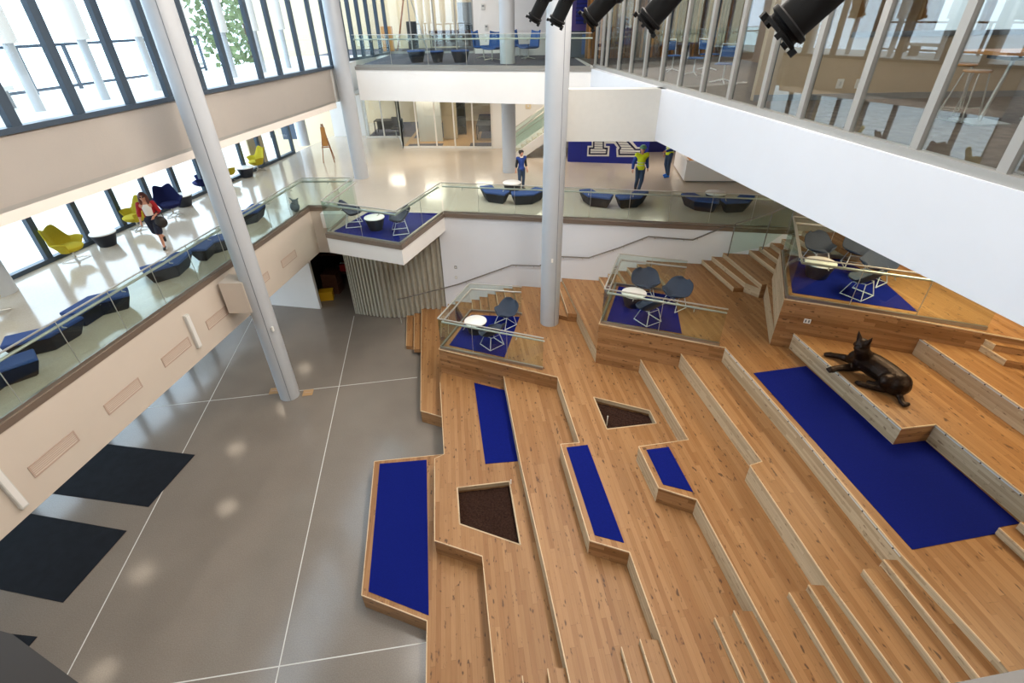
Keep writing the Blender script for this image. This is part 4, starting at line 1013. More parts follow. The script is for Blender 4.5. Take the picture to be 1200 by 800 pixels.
cc([(1010, 427, .30), (1001, 430, .13), (988, 431, .10), (978, 432, .085)], [.15, .10, .075, .07])
pc = cp(975, 433, .07)-o0; m.ball(pc, .09, 1, 1, .75)
for i in range(4): m.ball(pc+Vector((-.07, -.05+.035*i, -.02)), .032)
cc([(1050, 447, .30), (1039, 446, .30), (1036, 454, .10)], [.21, .15, .09]); cc([(1036, 455.5, .085), (1022, 453.5, .07), (1008, 449.5, .06)], [.085, .065, .06]); cc([(1008, 449.5, .06), (1004.5, 448, .05)], [.066, .05])
cc([(1034, 451, .12), (1024, 450, .07), (1018, 448, .06)], [.08, .06, .055])
cc([(1052, 461, .12), (1055, 466, .08), (1056.5, 471, .06), (1060, 474.5, .055), (1063.5, 473.5, .06)], [.075, .06, .052, .048, .05])
cat_o = bake(fuse(m, 'body', 'statue', tl, .016, 5))
em = MB()
for s in (-1, 1): em.ball(hc+fd*.128+sd*.055*s+uu*.04, .014)
em.build('eyes', 'blackpl', tl, smooth=True)

# ================================================================== GROUND LEVEL DETAILS
ca, cb_, cc_, cd = at(418, 367, 0), at(455, 372, 0), at(478, 371, 0), Vector((WA.x+.05, WA.y+.14, 0))
t = thing('folding_curtain', 'tall pleated grey beige folding curtain closing the storage room', 'curtain', (ca.x, ca.y, 0))
pth = [Vector((ca.x, ca.y, 0)), Vector((cb_.x, cb_.y, 0)), Vector((cc_.x, cc_.y, 0)), cd]
fine = []
for i in range(3):
    for j in range(40): fine.append(pth[i].lerp(pth[i+1], j/40))
fine.append(pth[3]); cum = [0]
for i in range(1, len(fine)): cum.append(cum[-1]+(fine[i]-fine[i-1]).length)
pts = []; NP = 23
def along(s):
    for i in range(1, len(fine)):
        if cum[i] >= s: return fine[i-1].lerp(fine[i], (s-cum[i-1])/max(1e-6, cum[i]-cum[i-1]))
    return fine[-1]
tot = cum[-1]; prof = []
warp = lambda x: tot*(x**1.35)
for i in range(NP):
    for (fx, dd) in ((0, 0), (.18, .085), (.55, .085), (.78, 0)):
        p = along(warp((i+fx)/NP)); p2 = along(min(tot, warp((i+fx)/NP)+.05)); e = (p2-p); e = e.normalized() if e.length > 1e-5 else Vector((1, 0, 0)); prof.append(p+Vector((e.y, -e.x, 0))*dd)
m = MB()
for i in range(len(prof)-1):
    a, b = prof[i]-pth[0], prof[i+1]-pth[0]; m.face([(a.x, a.y, .03), (b.x, b.y, .03), (b.x, b.y, 3.83), (a.x, a.y, 3.83)])
m.build('pleated_sheet', 'curtain', t, solid=.012)
for i in range(len(pth)-1):
    a, b = pth[i]-pth[0], pth[i+1]-pth[0]; MB().bar((a.x, a.y+.05, .015), (b.x, b.y+.05, .015), .05, .03).build('bottom_track', 'grey', t)
# inside of the storage room
p = at(384, 350, 0); t = thing('storage_crate', 'yellow plastic crate on the storage room floor', 'crate', p, .2)
MB().box(-.28, .28, -.2, .2, 0, .36).build('body', 'yellowbox', t, bevel=.02); MB().box(-.30, .30, -.22, .22, .36, .42).build('lid', 'yellowbox', t, bevel=.015)
p = at(388, 352, 0)+Vector((-.1, .9, 0)); t = thing('storage_crate', 'brown crate stacked behind the yellow crate', 'crate', p, -.1)
MB().box(-.35, .35, -.3, .3, 0, .95).build('body', 'brown', t, bevel=.02); MB().box(-.36, .36, -.32, .32, .4, .48).build('batten', 'brown', t)
p = at(376, 358, 0)+Vector((.1, 2.2, 0)); t = thing('storage_shelf', 'dark storage shelf rising inside the open storage room', 'shelf', p)
for z in (.6, 1.5, 2.4): MB().box(-.5, .9, -.3, .3, z, z+.05).build('shelf_board', 'brown', t)
for sx in (-.5, .87):
    for sy in (-.3, .27): MB().box(sx, sx+.03, sy, sy+.03, 0, 2.9).build('post', 'gasket', t)
for i, (x, z, mt, lb) in enumerate(((-.25, 2.45, 'midblue', 'blue and white bundle on the top storage shelf'), (.35, 2.45, 'cream', 'pale bundle beside the blue one on the top storage shelf'), (.1, 1.55, 'brown', 'brown box on the middle storage shelf'), (.5, .65, 'red', 'red box on the lower storage shelf'))):
    b = thing('storage_box', lb, 'box', p+Vector((x+.06, 0, z+.004))); MB().box(-.24, .24, -.22, .22, 0, .34).build('body', mt, b, bevel=.03); MB().box(-.25, .25, -.03, .03, .335, .35).build('tape', 'cream', b)
# grilles and other fittings on the left balcony fascia
def on_fas(u, v, off=.0): return on_plane(u, v, E0, E1, off)
ed = Vector((E1.x-E0.x, E1.y-E0.y, 0)).normalized(); en = Vector((ed.y, -ed.x, 0)); rzf = math.atan2(ed.y, ed.x)
for (u, v, lb) in ((64, 531, 'fascia grille nearest the camera, below the left balcony'), (145, 463.5, 'second fascia grille from the camera, below the left balcony'), (207, 412, 'third fascia grille, left of the upright white fitting'), (255.5, 371, 'fourth fascia grille, right of the upright white fitting'), (338.5, 303, 'fascia grille right of the near grey column, toward the back'), (311, 325, 'small fascia grille right beside the near grey column')):
    p = on_fas(u, v); sz = .5 if u not in (311,) else .2
    t = thing('fascia_grille', lb, 'grille', p+en*.004, rzf)
    for (x0, x1, z0, z1) in ((-sz, sz, .11, .14), (-sz, sz, -.14, -.11), (-sz, -sz+.03, -.11, .11), (sz-.03, sz, -.11, .11)): MB().box(x0, x1, -.012, 0, z0, z1).build('frame', 'vent', t)
    for z in (-.07, -.03, .01, .05, .085): MB().box(-sz+.03, sz-.03, -.008, 0, z-.008, z+.008).build('slat', 'vent', t)
    MB().box(-sz+.02, sz-.02, -.003, 0, -.12, .12).build('back_plate', 'warmwhite', t)
for (u, v, lb) in ((224, 388, 'upright white strip fitting between the third and fourth fascia grilles'), (8, 572, 'upright white strip fitting at the left picture edge')):
    p = on_fas(u, v); t = thing('strip_fitting', lb, 'light', p, rzf); MB().box(-.07, .07, -.09, -.002, -.5, .5).build('housing', 'greywhite', t, bevel=.012); MB().box(-.05, .05, -.095, -.088, -.46, .46).build('lens', 'white', t)
p = at(352, 247, Z2); t = thing('floor_bag', 'small crumpled grey bag left behind the corner of the left glass guard', 'bag', p+Vector((-.12, -.1, 0)))
m = MB(); m.ball((0, 0, .19), .19, .9, .8, 1.0); m.ball((.06, .02, .36), .10); chain(m, [(.02, 0, .38), (-.12, .0, .52)], [.05, .02]); chain(m, [(.06, 0, .38), (.19, .02, .50)], [.05, .02]); bake(fuse(m, 'sack', 'bag', t, .02, 2))
MB().tube([(-.1, 0, .30), (-.04, -.12, .36), (.1, -.1, .30)], .012, 6).build('strap', 'blackpl', t)
# wall outlets on the white wall
for (u, v, lb) in ((534, 313, 'small grey wall switch above the handrail'), (534.5, 325, 'small pale wall outlet below the grey switch')):
    p = wallpt(u, v, -.002); t = thing('wall_plate', lb, 'switch', p, math.atan2(mW, 1)); MB().box(-.05, .05, -.012, 0, -.06, .06).build('plate', 'grey' if v < 320 else 'greywhite', t); MB().box(-.02, .02, -.018, -.012, -.03, .03).build('rocker', 'tabletop', t)
p = on_plane(946, 376, T3fl, T3f2, -.004); e = Vector((T3f2[0]-T3fl[0], T3f2[1]-T3fl[1], 0)).normalized()
t = thing('wall_plate', 'white double outlet on the wooden face of the topmost landing', 'outlet', p, math.atan2(e.y, e.x))
MB().box(-.075, .075, -.012, 0, -.06, .06).build('plate', 'tabletop', t)
for x in (-.035, .035): MB().box(x-.018, x+.018, -.018, -.012, -.035, .035).build('socket', 'grey', t)

# ================================================================== LEVEL TWO BACKGROUND
def partition(px, z0, z1, frame, pane, n0, w=.07, top=True):
    P = [at(u, v, z0) for (u, v) in px]; A, B = P[0], P[-1]; nn = n0; last = None
    for i in range(len(P)-1):
        a, b = P[i], P[i+1]
        last = struct(MB().bar((a.x, a.y, z0+.05), (b.x, b.y, z0+.05), w, .1).build('window_%d' % nn, frame)); nn += 1
        MB().bar((a.x, a.y, (z0+z1)/2), (b.x, b.y, (z0+z1)/2), .014, z1-z0-.02).build('pane', pane, last)
        MB().bar((a.x, a.y, z0), (a.x, a.y, z1), w, w).build('mullion', frame, last)
    b = P[-1]; MB().bar((b.x, b.y, z0), (b.x, b.y, z1), w, w).build('mullion', frame, last)
    return nn
n = partition([(430, 162), (451, 161.5), (469, 161)], Z2, ZF, 'frame_white', 'glass_in', n)
n = partition([(473, 173.6), (491, 173.3), (512.5, 173.3), (534, 173.5), (555.5, 173.8), (577, 174)], Z2, ZF, 'frame_white', 'glass_in', n)
n = partition([(469, 161), (471, 167), (473, 173.6)], Z2, ZF, 'frame_white', 'glass_g', n)
pB = at(577, 174, Z2)
struct(MB().box(pB.x+.04, .35, pB.y, pB.y+.2, Z2, ZF).build('wall_level_two_mid', 'white'))
struct(MB().box(.35, 12, 27.4, 27.6, Z2, ZC-1).build('wall_stair_back', 'white'))
struct(MB().box(-5.7, pB.x, pB.y+.45, 35.9, Z2, Z2+.006).build('floor_office', 'plate')); struct(MB().box(-8.3, -5.7, 31.0, 35.9, Z2, Z2+.006).build('floor_office', 'carpet'))
for (x0, x1, y0, y1) in ((-5.5, -3.6, 28.2, 29.0), (-5.5, -3.2, 30.6, 35.5), (-2.1, -.9, 28.0, 29.0), (-1.6, -.9, 30.2, 35.5)): struct(MB().box(x0, x1, y0, y1, Z2+.006, Z2+.012).build('floor_office_carpet', 'carpet'))
struct(MB().box(-5.0, -3.7, 29.6, 29.7, Z2, ZF).build('wall_office_screen', 'greywhite')); struct(MB().box(-3.7, -2.9, 30.2, 30.3, Z2, ZF).build('wall_office_panel', 'cream_wall'))
def desk(name, label, loc, sx, sy, h, mt):
    t = thing(name, label, 'desk', loc); MB().box(-sx/2, sx/2, -sy/2, sy/2, h-.04, h).build('desk_top', mt, t)
    for x in (-sx/2+.03, sx/2-.03):
        for y in (-sy/2+.03, sy/2-.03): MB().box(x-.025, x+.025, y-.025, y+.025, 0, h-.04).build('leg', 'blackpl', t)
    MB().box(-sx/2+.05, sx/2-.05, sy/2-.04, sy/2-.02, .15, h-.04).build('modesty_panel', mt, t); return t
desk('office_desk', 'black desk inside the warm lit office behind the glass', (-1.35, 30.6, Z2+.012), .9, 1.6, .75, 'blackpl')
desk('office_desk', 'second black desk, deeper inside the warm lit office', (-1.35, 32.8, Z2+.012), .9, 1.6, .75, 'blackpl')
desk('office_desk', 'dark desk behind the narrow left pair of glass panes', (-7.2, 32.2, Z2+.012), 1.6, .8, .75, 'blackpl')
t = thing('office_chair', 'dark office chair behind the narrow left pair of glass panes', 'chair', (-6.6, 31.1, Z2+.006))
MB().box(-.24, .24, -.24, .24, .42, .50).build('seat', 'blackpl', t, bevel=.03); MB().box(-.22, .22, .2, .26, .55, 1.05).build('backrest', 'blackpl', t, bevel=.03); MB().tube([(0, 0, .06), (0, 0, .43)], .03, 8).build('stem', 'steel', t)
for k in range(5): MB().bar((0, 0, .06), (.3*math.cos(k*1.257), .3*math.sin(k*1.257), .04), .04, .03).build('foot', 'blackpl', t)
t = thing('bookcase', 'tall dark bookcase standing in the warm lit office', 'shelf', (-2.75, 31.6, Z2+.006))
MB().box(-.22, .22, .0, .3, 0, 2.4).build('back', 'blackpl', t)
for z in (.4, .9, 1.4, 1.9): MB().box(-.22, .22, -.3, 0, z, z+.04).build('shelf_board', 'blackpl', t)
MB().box(-.24, -.22, -.3, .3, 0, 2.4).build('side', 'blackpl', t); MB().box(.22, .24, -.3, .3, 0, 2.4).build('side', 'blackpl', t)
for i, (x, y) in enumerate(((-4.4, 29.2), (-1.5, 31.0), (-7.2, 32.5))):
    t = thing('ceiling_lamp', 'office ceiling light panel '+['above the grey glass screen', 'above the two black desks', 'behind the narrow left pair of panes'][i], 'lamp', (x, y, ZF-.1), 0, 'office ceiling panels'); MB().box(-.6, .6, -.3, .3, .02, .1).build('housing', 'frame_white', t); MB().box(-.55, .55, -.25, .25, 0, .02).build('diffuser', 'lamp', t)
    area_light('office_light', (x, y, ZF-.15), 1.1, .5, 55, WARM)
# blue wall with the block letter
SL, SR = at(665, 189.5, Z2), at(745, 192, Z2); sd_ = (SR-SL); sd_.z = 0; sl = sd_.length; sd_.normalize()
SR2 = on_plane(759, 185, SL, SR); rzs = math.atan2(sd_.y, sd_.x); wl = (SR2-SL); wl.z = 0
t = thing('letter_sign', 'royal blue freestanding wall carrying a large white block letter K', 'sign', SL, rzs)
MB().box(0, wl.length, 0, .25, 0, 2.99).build('panel', 'signblue', t)
for x in (.62, 1.9): MB().box(x-.006, x+.006, -.004, 0, 0, 2.99).build('panel_joint', 'darkblue', t)
def kp(pts):
    r = []
    for (x, y) in pts:
        p = on_plane(650+x*.15, 140+y*.15, SL, SR); d = p-SL; r.append((Vector((d.x, d.y, 0)).dot(sd_), d.z))
    return r
def plate(pts, d0, d1, nm, mt, par):
    P = pts; m = MB(); a = sum(P[i][0]*P[(i+1) % len(P)][1]-P[(i+1) % len(P)][0]*P[i][1] for i in range(len(P)))
    if a < 0: P = P[::-1]
    m.face([(p[0], -d1, p[1]) for p in P])
    for i in range(len(P)):
        p, q2 = P[i], P[(i+1) % len(P)]; m.face([(p[0], -d0, p[1]), (q2[0], -d0, q2[1]), (q2[0], -d1, q2[1]), (p[0], -d1, p[1])])
    return m.build(nm, mt, par)
KO = [(290, 70), (290, 205), (257, 205), (253, 286), (424, 286), (430, 207), (400, 207), (400, 187), (463, 187), (490, 222), (481, 222), (484, 292), (690, 292), (692, 215), (645, 215), (572, 128), (572, 70)]
KN = [(301, 70), (300, 217), (268, 217), (265, 273), (410, 273), (416, 218), (386, 218), (386, 170), (474, 170), (508, 220), (496, 236), (498, 277), (680, 277), (680, 228), (634, 228), (548, 135), (548, 70)]
KI = [(313, 70), (311, 229), (281, 229), (279, 261), (399, 261), (403, 230), (375, 230), (375, 158), (481, 158), (522, 220), (510, 240), (511, 264), (668, 264), (668, 240), (626, 240), (530, 140), (530, 70)]
ko = plate(kp(KO), 0, .02, 'letter_outline', 'signwhite', t); plate(kp(KN), .02, .032, 'letter_inline', 'signnavy', t); kf = plate(kp(KI), .032, .044, 'letter_face', 'signwhite', t)
ki = kp(KI); zlo, zhi = min(p[1] for p in ki), max(p[1] for p in ki); z = zlo+.09
while z < zhi:
    xs = []
    for i in range(len(ki)):
        a, b = ki[i], ki[(i+1) % len(ki)]
        if (a[1] > z) != (b[1] > z): xs.append(a[0]+(b[0]-a[0])*(z-a[1])/(b[1]-a[1]))
    xs.sort()
    for i in range(0, len(xs)-1, 2): MB().box(xs[i], xs[i+1], -.048, -.043, z-.010, z+.010).build('stripe', 'signnavy', kf)
    z += .105
dw0, dw1 = at(757, 178, Z2), at(800, 178.6, Z2)
struct(MB().box(6.0, 12, 26.15, 26.4, Z2, 7.5).build('wall_blue_recess', 'darkblue'))
# white reception counter
K0 = at(801, 213.5, Z2); K1 = at(875, 214, Z2); K2 = at(790, 196, Z2); ck = (K1-K0).normalized(); cl = (K2-K0).normalized()
t = thing('reception_counter', 'white reception counter with wooden inside, partly hidden by the upper fascia', 'counter', K0)
def rb(p, d, l, th_, z0, z1, nm, mt):
    nrm = Vector((-d.y, d.x, 0)); nrm = nrm if nrm.dot((ck if d is cl else cl)) > 0 else -nrm
    MB().prism([xy(p), xy(p+d*l), xy(p+d*l+nrm*th_), xy(p+nrm*th_)], z0, z1).build(nm, mt, t)
O_ = Vector((0, 0, 0))
rb(O_+cl*.0, ck, 4.6, .12, .06, .84, 'front_panel', 'white'); rb(O_+ck*.0, cl, 2.6, .12, .06, .84, 'side_panel', 'white'); rb(ck*.1+cl*.1, ck, 4.4, .06, 0, .06, 'plinth', 'grey')
rb(cl*.12+ck*.12, ck, 4.4, .7, .58, .63, 'work_top', 'orangewood'); rb(ck*.12+cl*.8, cl, 1.7, .65, .58, .63, 'work_top', 'orangewood'); rb(cl*.12+ck*.12, ck, 4.4, .02, .06, .82, 'lining', 'ply'); rb(cl*.12+ck*.12, cl, 2.3, .02, .06, .82, 'lining', 'ply')
t = thing('desk_phone', 'small black desk phone lying on the wooden counter top', 'phone', K0+ck*.75+cl*.55+Vector((0, 0, .633)), .4); MB().box(-.11, .11, -.09, .09, 0, .05).build('base', 'blackpl', t, bevel=.01); MB().bar((-.09, 0, .07), (.09, 0, .07), .04, .035).build('handset', 'blackpl', t)
# stair rising to the right behind the columns
s0_ = at(604, 188, Z2); t = thing('stair', 'white sided stair with green glass railing rising behind the tall columns', 'stair', (s0_.x, s0_.y+.4, Z2), math.radians(-2))
N = 20; rise = (Z3-Z2)/24; run = .27
for i in range(N): MB().box(i*run, (i+1)*run+.02, .12, 1.5, rise*(i+1)-.05, rise*(i+1)).build('tread', 'terrazzo', t); MB().box(i*run, i*run+.02, .12, 1.5, rise*i, rise*(i+1)-.05).build('riser', 'white', t)
for y in (0.0, 1.5):
    m = MB(); x1, z1 = N*run, N*rise
    def side(pts, th_, nm, mt, yy):
        mm = MB(); mm.face([(p[0], yy, p[1]) for p in pts]); mm.face([(p[0], yy+th_, p[1]) for p in pts[::-1]])
        for i in range(len(pts)):
            a, b = pts[i], pts[(i+1) % len(pts)]; mm.face([(a[0], yy, a[1]), (a[0], yy+th_, a[1]), (b[0], yy+th_, b[1]), (b[0], yy, b[1])])
        mm.build(nm, mt, t)
    side([(0, 0), (.35, 0), (x1, z1-.25), (x1, z1+.22), (0, .25)], .10, 'stringer', 'white', y)
    for j in range(4):
        xa, xb = x1*j/4+.01, x1*(j+1)/4-.01; f = lambda x: x*z1/x1
        side([(xa, f(xa)+.25), (xb, f(xb)+.25), (xb, f(xb)+1.15), (xa, f(xa)+1.15)], .014, 'glass_pane', 'glass_g', y+.04)
    MB().tube([(-.15, y+.05, 1.1), (0, y+.05, 1.17), (x1, y+.05, z1+1.17)], .025, 8).build('cap_rail', 'steel', t); MB().tube([(-.3, y+.11, .92), (0, y+.11, .95), (x1, y+.11, z1+.95)], .022, 8).build('handrail', 'steel', t)
# wooden easel
p = at(386, 190, Z2); t = thing('easel', 'wooden display easel standing on the pale floor by the white wall', 'easel', p, .15)
for (a, b) in (((-.26, -.10, 0), (-.03, .04, 1.75)), ((.26, -.10, 0), (.03, .04, 1.75)), ((.15, .75, 0), (0, .06, 1.7))): MB().bar(a, b, .035, .03).build('leg', 'easel', t)
MB().bar((-.2, -.09, .72), (.2, -.09, .72), .06, .035).build('ledge', 'easel', t); m = MB(); m.face([(-.13, -.06, .76), (.13, -.06, .76), (.10, .015, 1.6), (-.10, .015, 1.6)]); m.build('board', 'orangewood', t, solid=.02)
for (u, v, lb) in ((616, 115, 'small beige wall device above the stair'),):
    p = on_plane(619, 124, (.35, 27.4), (12, 27.4), -.01); tt = thing('wall_device', lb, 'alarm', p); MB().box(-.14, .14, -.08, 0, -.14, .14).build('body', 'cream_wall', tt, bevel=.03); MB().ball((0, -.09, 0), .05).build('dome', 'white', tt)

# ================================================================== LEVEL THREE BACKGROUND
pf = lambda u, v: at(u, v, Z3)
n = partition([(456, 63), (484, 62.5), (511, 62.3), (536, 62.3), (556, 62.3)], Z3, ZC-.9, 'frame_light', 'glass_in', n, w=.06)
n = partition([(408, 71.5), (417, 70), (427, 68.5), (437, 67), (447, 65), (456, 63)], Z3, ZC-.9, 'frame_dark', 'glass', n, w=.16)
pw_ = pf(557, 62.3)
struct(MB().box(pw_.x, 3.2, pw_.y-.3, pw_.y-.1, Z3, ZC-.9).build('wall_level_three', 'white'))
struct(MB().box(-10.5, pw_.x, 35.6, 35.9, Z3, ZC-.9).build('wall_workshop_back', 'cream_wall'))
for i, (x, y) in enumerate(((-6.5, 31.5), (-3.6, 31.5), (-6.5, 34), (-3.6, 34))):
    t = thing('ceiling_lamp', ['front left', 'front right', 'rear left', 'rear right'][i]+' ceiling light panel of the workshop beyond the far bridge', 'lamp', (x, y, ZC-1.05), 0, 'workshop ceiling panels'); MB().box(-.75, .75, -.2, .2, .02, .12).build('housing', 'frame_white', t); MB().box(-.7, .7, -.16, .16, 0, .02).build('diffuser', 'lamp', t)
    area_light('workshop_light', (x, y, ZC-1.1), 1.4, .4, 38, WARM)
t = thing('step_ladder', 'tall wooden A-frame step ladder inside the glazed workshop', 'ladder', pf(478, 60.5)+Vector((0, 1.6, 0)), .1)
for s in (-1, 1):
    MB().bar((-.85, .28*s, 0), (-.05, .16*s, 3.0), .06, .05).build('rail', 'easel', t); MB().bar((.85, .28*s, 0), (.05, .16*s, 3.0), .05, .04).build('rear_rail', 'frame_light', t)
for i in range(9):
    f = (i+1)/10; x = -.85+.8*f; y = .28-.12*f; MB().box(x-.05, x+.05, -y, y, 3*f-.015, 3*f+.015).build('rung', 'easel', t)
MB().box(-.14, .14, -.2, .2, 2.98, 3.03).build('top_cap', 'easel', t)
def carton(lb, loc, s, mt):
    t = thing('carton', lb, 'box', loc, .1); MB().box(-s[0]/2, s[0]/2, -s[1]/2, s[1]/2, 0, s[2]).build('body', mt, t, bevel=.01); MB().box(-s[0]/2-.004, s[0]/2+.004, -.04, .04, s[2]-.1, s[2]+.004).build('tape', 'cream', t)
carton('tan carton left of the ladder in the workshop', pf(458, 60.5)+Vector((-.2, .6, 0)), (.6, .5, 1.2), 'orangewood'); carton('tall black case between the ladder legs in the workshop', pf(478, 60.0)+Vector((0, 2.3, 0)), (.6, .5, 1.4), 'blackpl')
wt = desk('work_table', 'long dark work table in the workshop under the yellow helmets', pf(519, 60)+Vector((.9, 1.4, 0)), 3.4, .8, .95, 'brown')
for i, (dx_, lb) in enumerate(((1.05, 'left yellow hard hat on the workshop table'), (1.5, 'right yellow hard hat on the workshop table'))):
    t = thing('hard_hat', lb, 'helmet', wt.location+Vector((dx_, -.1, .95))); MB().lathe([(.19, 0), (.2, .02), (.16, .04), (.15, .12), (.09, .19), (0, .21)], 20).build('shell', 'hivis', t, smooth=True); MB().ball((0, -.13, .015), .12, 1, .8, .1).build('brim', 'hivis', t, smooth=True)
t = thing('tool_case', 'small black tool case on the workshop table beside the yellow hard hats', 'case', wt.location+Vector((.55, -.05, .95))); MB().box(-.2, .2, -.15, .15, 0, .26).build('body', 'blackpl', t, bevel=.02); MB().tube([(-.08, 0, .26), (-.08, 0, .32), (.08, 0, .32), (.08, 0, .26)], .012, 6).build('handle', 'blackpl', t)
d_ = struct(MB().box(-2.9, -1.9, 35.5, 35.6, Z3, Z3+2.3).build('door_1', 'grey')); MB().tube([(-2.8, 35.46, Z3+1.05), (-2.68, 35.46, Z3+1.05)], .02, 8).build('door_handle', 'steel', d_)
for (u, v, lb) in ((566, 8, 'small grey strobe on the white wall left of the far column'), (570, 32, 'small wall plate low on the white wall left of the far column')):
    p = on_plane(u, v, (pw_.x, pw_.y-.3), (3.2, pw_.y-.3), -.003); t = thing('wall_device', lb, 'alarm', p); MB().box(-.09, .09, -.05, 0, -.12, .12).build('body', 'greywhite', t, bevel=.01); MB().box(-.05, .05, -.065, -.05, .0, .07).build('lens', 'grey', t)
# purple wall with blue slatted screen and blue cabinet at the far right end of the bridge
px0, px1 = pf(664, 68), pf(694, 68.5)
struct(MB().box(px0.x-.3, 3.95, px0.y+.5, px0.y+.6, Z3, ZC-.9).build('wall_purple', 'purple'))
t = thing('slatted_screen', 'blue slatted screen on the purple wall at the right end of the bridge', 'screen', (px0.x+.38, px0.y+.48, Z3+1.25)); wdt = 3.9-px0.x-.4
MB().box(0, wdt, -.02, 0, 0, 2.4).build('back_panel', 'darkblue', t)
for i in range(16): MB().box(0, wdt, -.06, -.02, i*.15+.02, i*.15+.11).build('slat', 'signblue', t)
t = thing('cabinet', 'low blue cabinet standing under the slatted screen', 'cabinet', (px0.x+.75, px0.y+.15, Z3)); MB().box(-.7, 1.1, -.05, .25, 0, 1.0).build('body', 'frame_dark', t, bevel=.01); MB().box(-.1, .9, -.07, -.05, .12, .88).build('door', 'midblue', t); MB().box(.8, .83, -.1, -.07, .45, .65).build('handle', 'steel', t)
# ---- right gallery: slatted wall, partition with windows, furniture
struct(MB().box(3.4, 9.5, 24.8, 25, Z3, ZC-.9).build('wall_gallery_slats', 'slats'))
for i in range(40):
    x = 3.5+i*.15; MB().box(x, x+.08, 24.68, 24.8, Z3, ZC-.9).build('slat', 'slats' if i % 3 else 'orangewood', bpy.data.objects['wall_gallery_slats'])
struct(MB().box(9.4, 9.5, 12.9, 25, Z3, ZC-.9).build('wall_gallery_side', 'slats'))
YB = 11.75
struct(MB().box(5.3, 7.0, YB, YB+.15, Z3, ZC-.9).build('wall_gallery_beige', 'beige_wall'))
ws = struct(MB().box(7.0, 15.8, YB, YB+.15, Z3, Z3+1.15).build('wall_gallery_wainscot', 'beige_wall'))
struct(MB().box(7.0, 15.8, YB-.05, YB+.2, Z3+1.15, Z3+1.24).build('trim_90', 'grey'))
x = 7.0
while x < 15.7:
    w_ = struct(MB().box(x, x+.10, YB, YB+.15, Z3+1.24, ZC-.9).build('window_%d' % n, 'slats')); n += 1
    MB().box(x+.1, x+1.3, YB+.06, YB+.075, Z3+1.24, ZC-.9).build('pane', 'glass_in', w_)
    MB().box(x+.12, x+1.28, YB+.10, YB+.115, Z3+2.1, ZC-.9).build('blind', 'blind', w_); x += 1.3
tn = 91; struct(MB().box(5.3, 15.8, YB-.015, YB, Z3, Z3+.12).build('baseboard_gallery', 'grey'))
for (u, v, lb) in ((984, 98, 'left white thermostat on the beige gallery partition'), (1006, 98, 'right white switch plate on the beige gallery partition')):
    p = on_plane(u, v, (5.3, YB), (15, YB), -.003); t = thing('wall_plate', lb, 'switch', p); MB().box(-.07, .07, -.02, 0, -.09, .09).build('plate', 'tabletop', t, bevel=.006); MB().box(-.02, .02, -.028, -.02, -.04, .04).build('rocker', 'greywhite', t)
ht = at(1150, 146, Z3)
t = thing('high_table', 'long orange wood high table behind the right gallery glass', 'table', (ht.x+.9, ht.y+.15, Z3), -.05)
MB().box(-1.2, 2.6, -.45, .45, 1.0, 1.05).build('table_top', 'orangewood', t); MB().box(.6, 2.6, -.40, .40, .45, 1.0).build('storage_body', 'orangewood', t)
for x in (-.8, .4): MB().tube([(x, 0, .02), (x+.1, 0, 1.0)], .03, 10).build('leg', 'steel', t); MB().box(x-.3, x+.3, -.3, .3, 0, .025).build('foot_plate', 'steel', t)
MB().box(-.95, -.55, -.25, .25, .93, 1.0).build('bracket', 'blackpl', t)
def bar_stool(lb, loc, rz):
    t = thing('bar_stool', lb, 'stool', loc, rz, 'gallery bar stools')
    MB().lathe([(0, .73), (.19, .735), (.20, .75), (.19, .765), (0, .77)], 24).build('seat', 'orangewood', t, smooth=True)
    for sx in (-1, 1): MB().tube([(sx*.12, -.12, .73), (sx*.2, -.22, .012), (sx*.2, .22, .012), (sx*.12, .12, .73)], .011, 8).build('leg_frame', 'steel', t)
    MB().tube([(-.18, -.19, .22), (.18, -.19, .22)], .01, 8).build('foot_rest', 'steel', t)
bar_stool('round wooden bar stool left of the high table behind the gallery glass', at(1120, 141, Z3), .3); bar_stool('second bar stool, standing farther behind the high table', at(1108, 128, Z3), .8)
def shell_chair(lb, loc, rz):
    t = thing('white_frame_chair', lb, 'chair', loc, rz, 'white framed gallery chairs')
    MB().box(-.24, .24, -.22, .22, .44, .475).build('seat', 'midblue', t, bevel=.012); MB().tube([(-.24, .22, .46), (-.24, .30, .9), (.24, .30, .9), (.24, .22, .46)], .014, 8).build('back_frame', 'whitewire', t)
    MB().box(-.22, .22, .255, .285, .6, .86).build('backrest', 'midblue', t); MB().tube([(0, 0, .08), (0, 0, .44)], .022, 8).build('stem', 'whitewire', t)
    for k in range(4): a = k*PI/2+.4; MB().tube([(0, 0, .09), (.33*math.cos(a), .33*math.sin(a), .014)], .013, 8).build('foot', 'whitewire', t)
for (u, v, rz, lb) in ((787, 84, .4, 'white framed chair farthest left behind the gallery glass'), (812, 88, 1.2, 'white framed chair in the middle behind the gallery glass'), (828, 82, 2.0, 'white framed chair rear right behind the gallery glass'), (846, 97, -.6, 'white framed chair nearest us behind the gallery glass')): shell_chair(lb, at(u, v, Z3), rz)

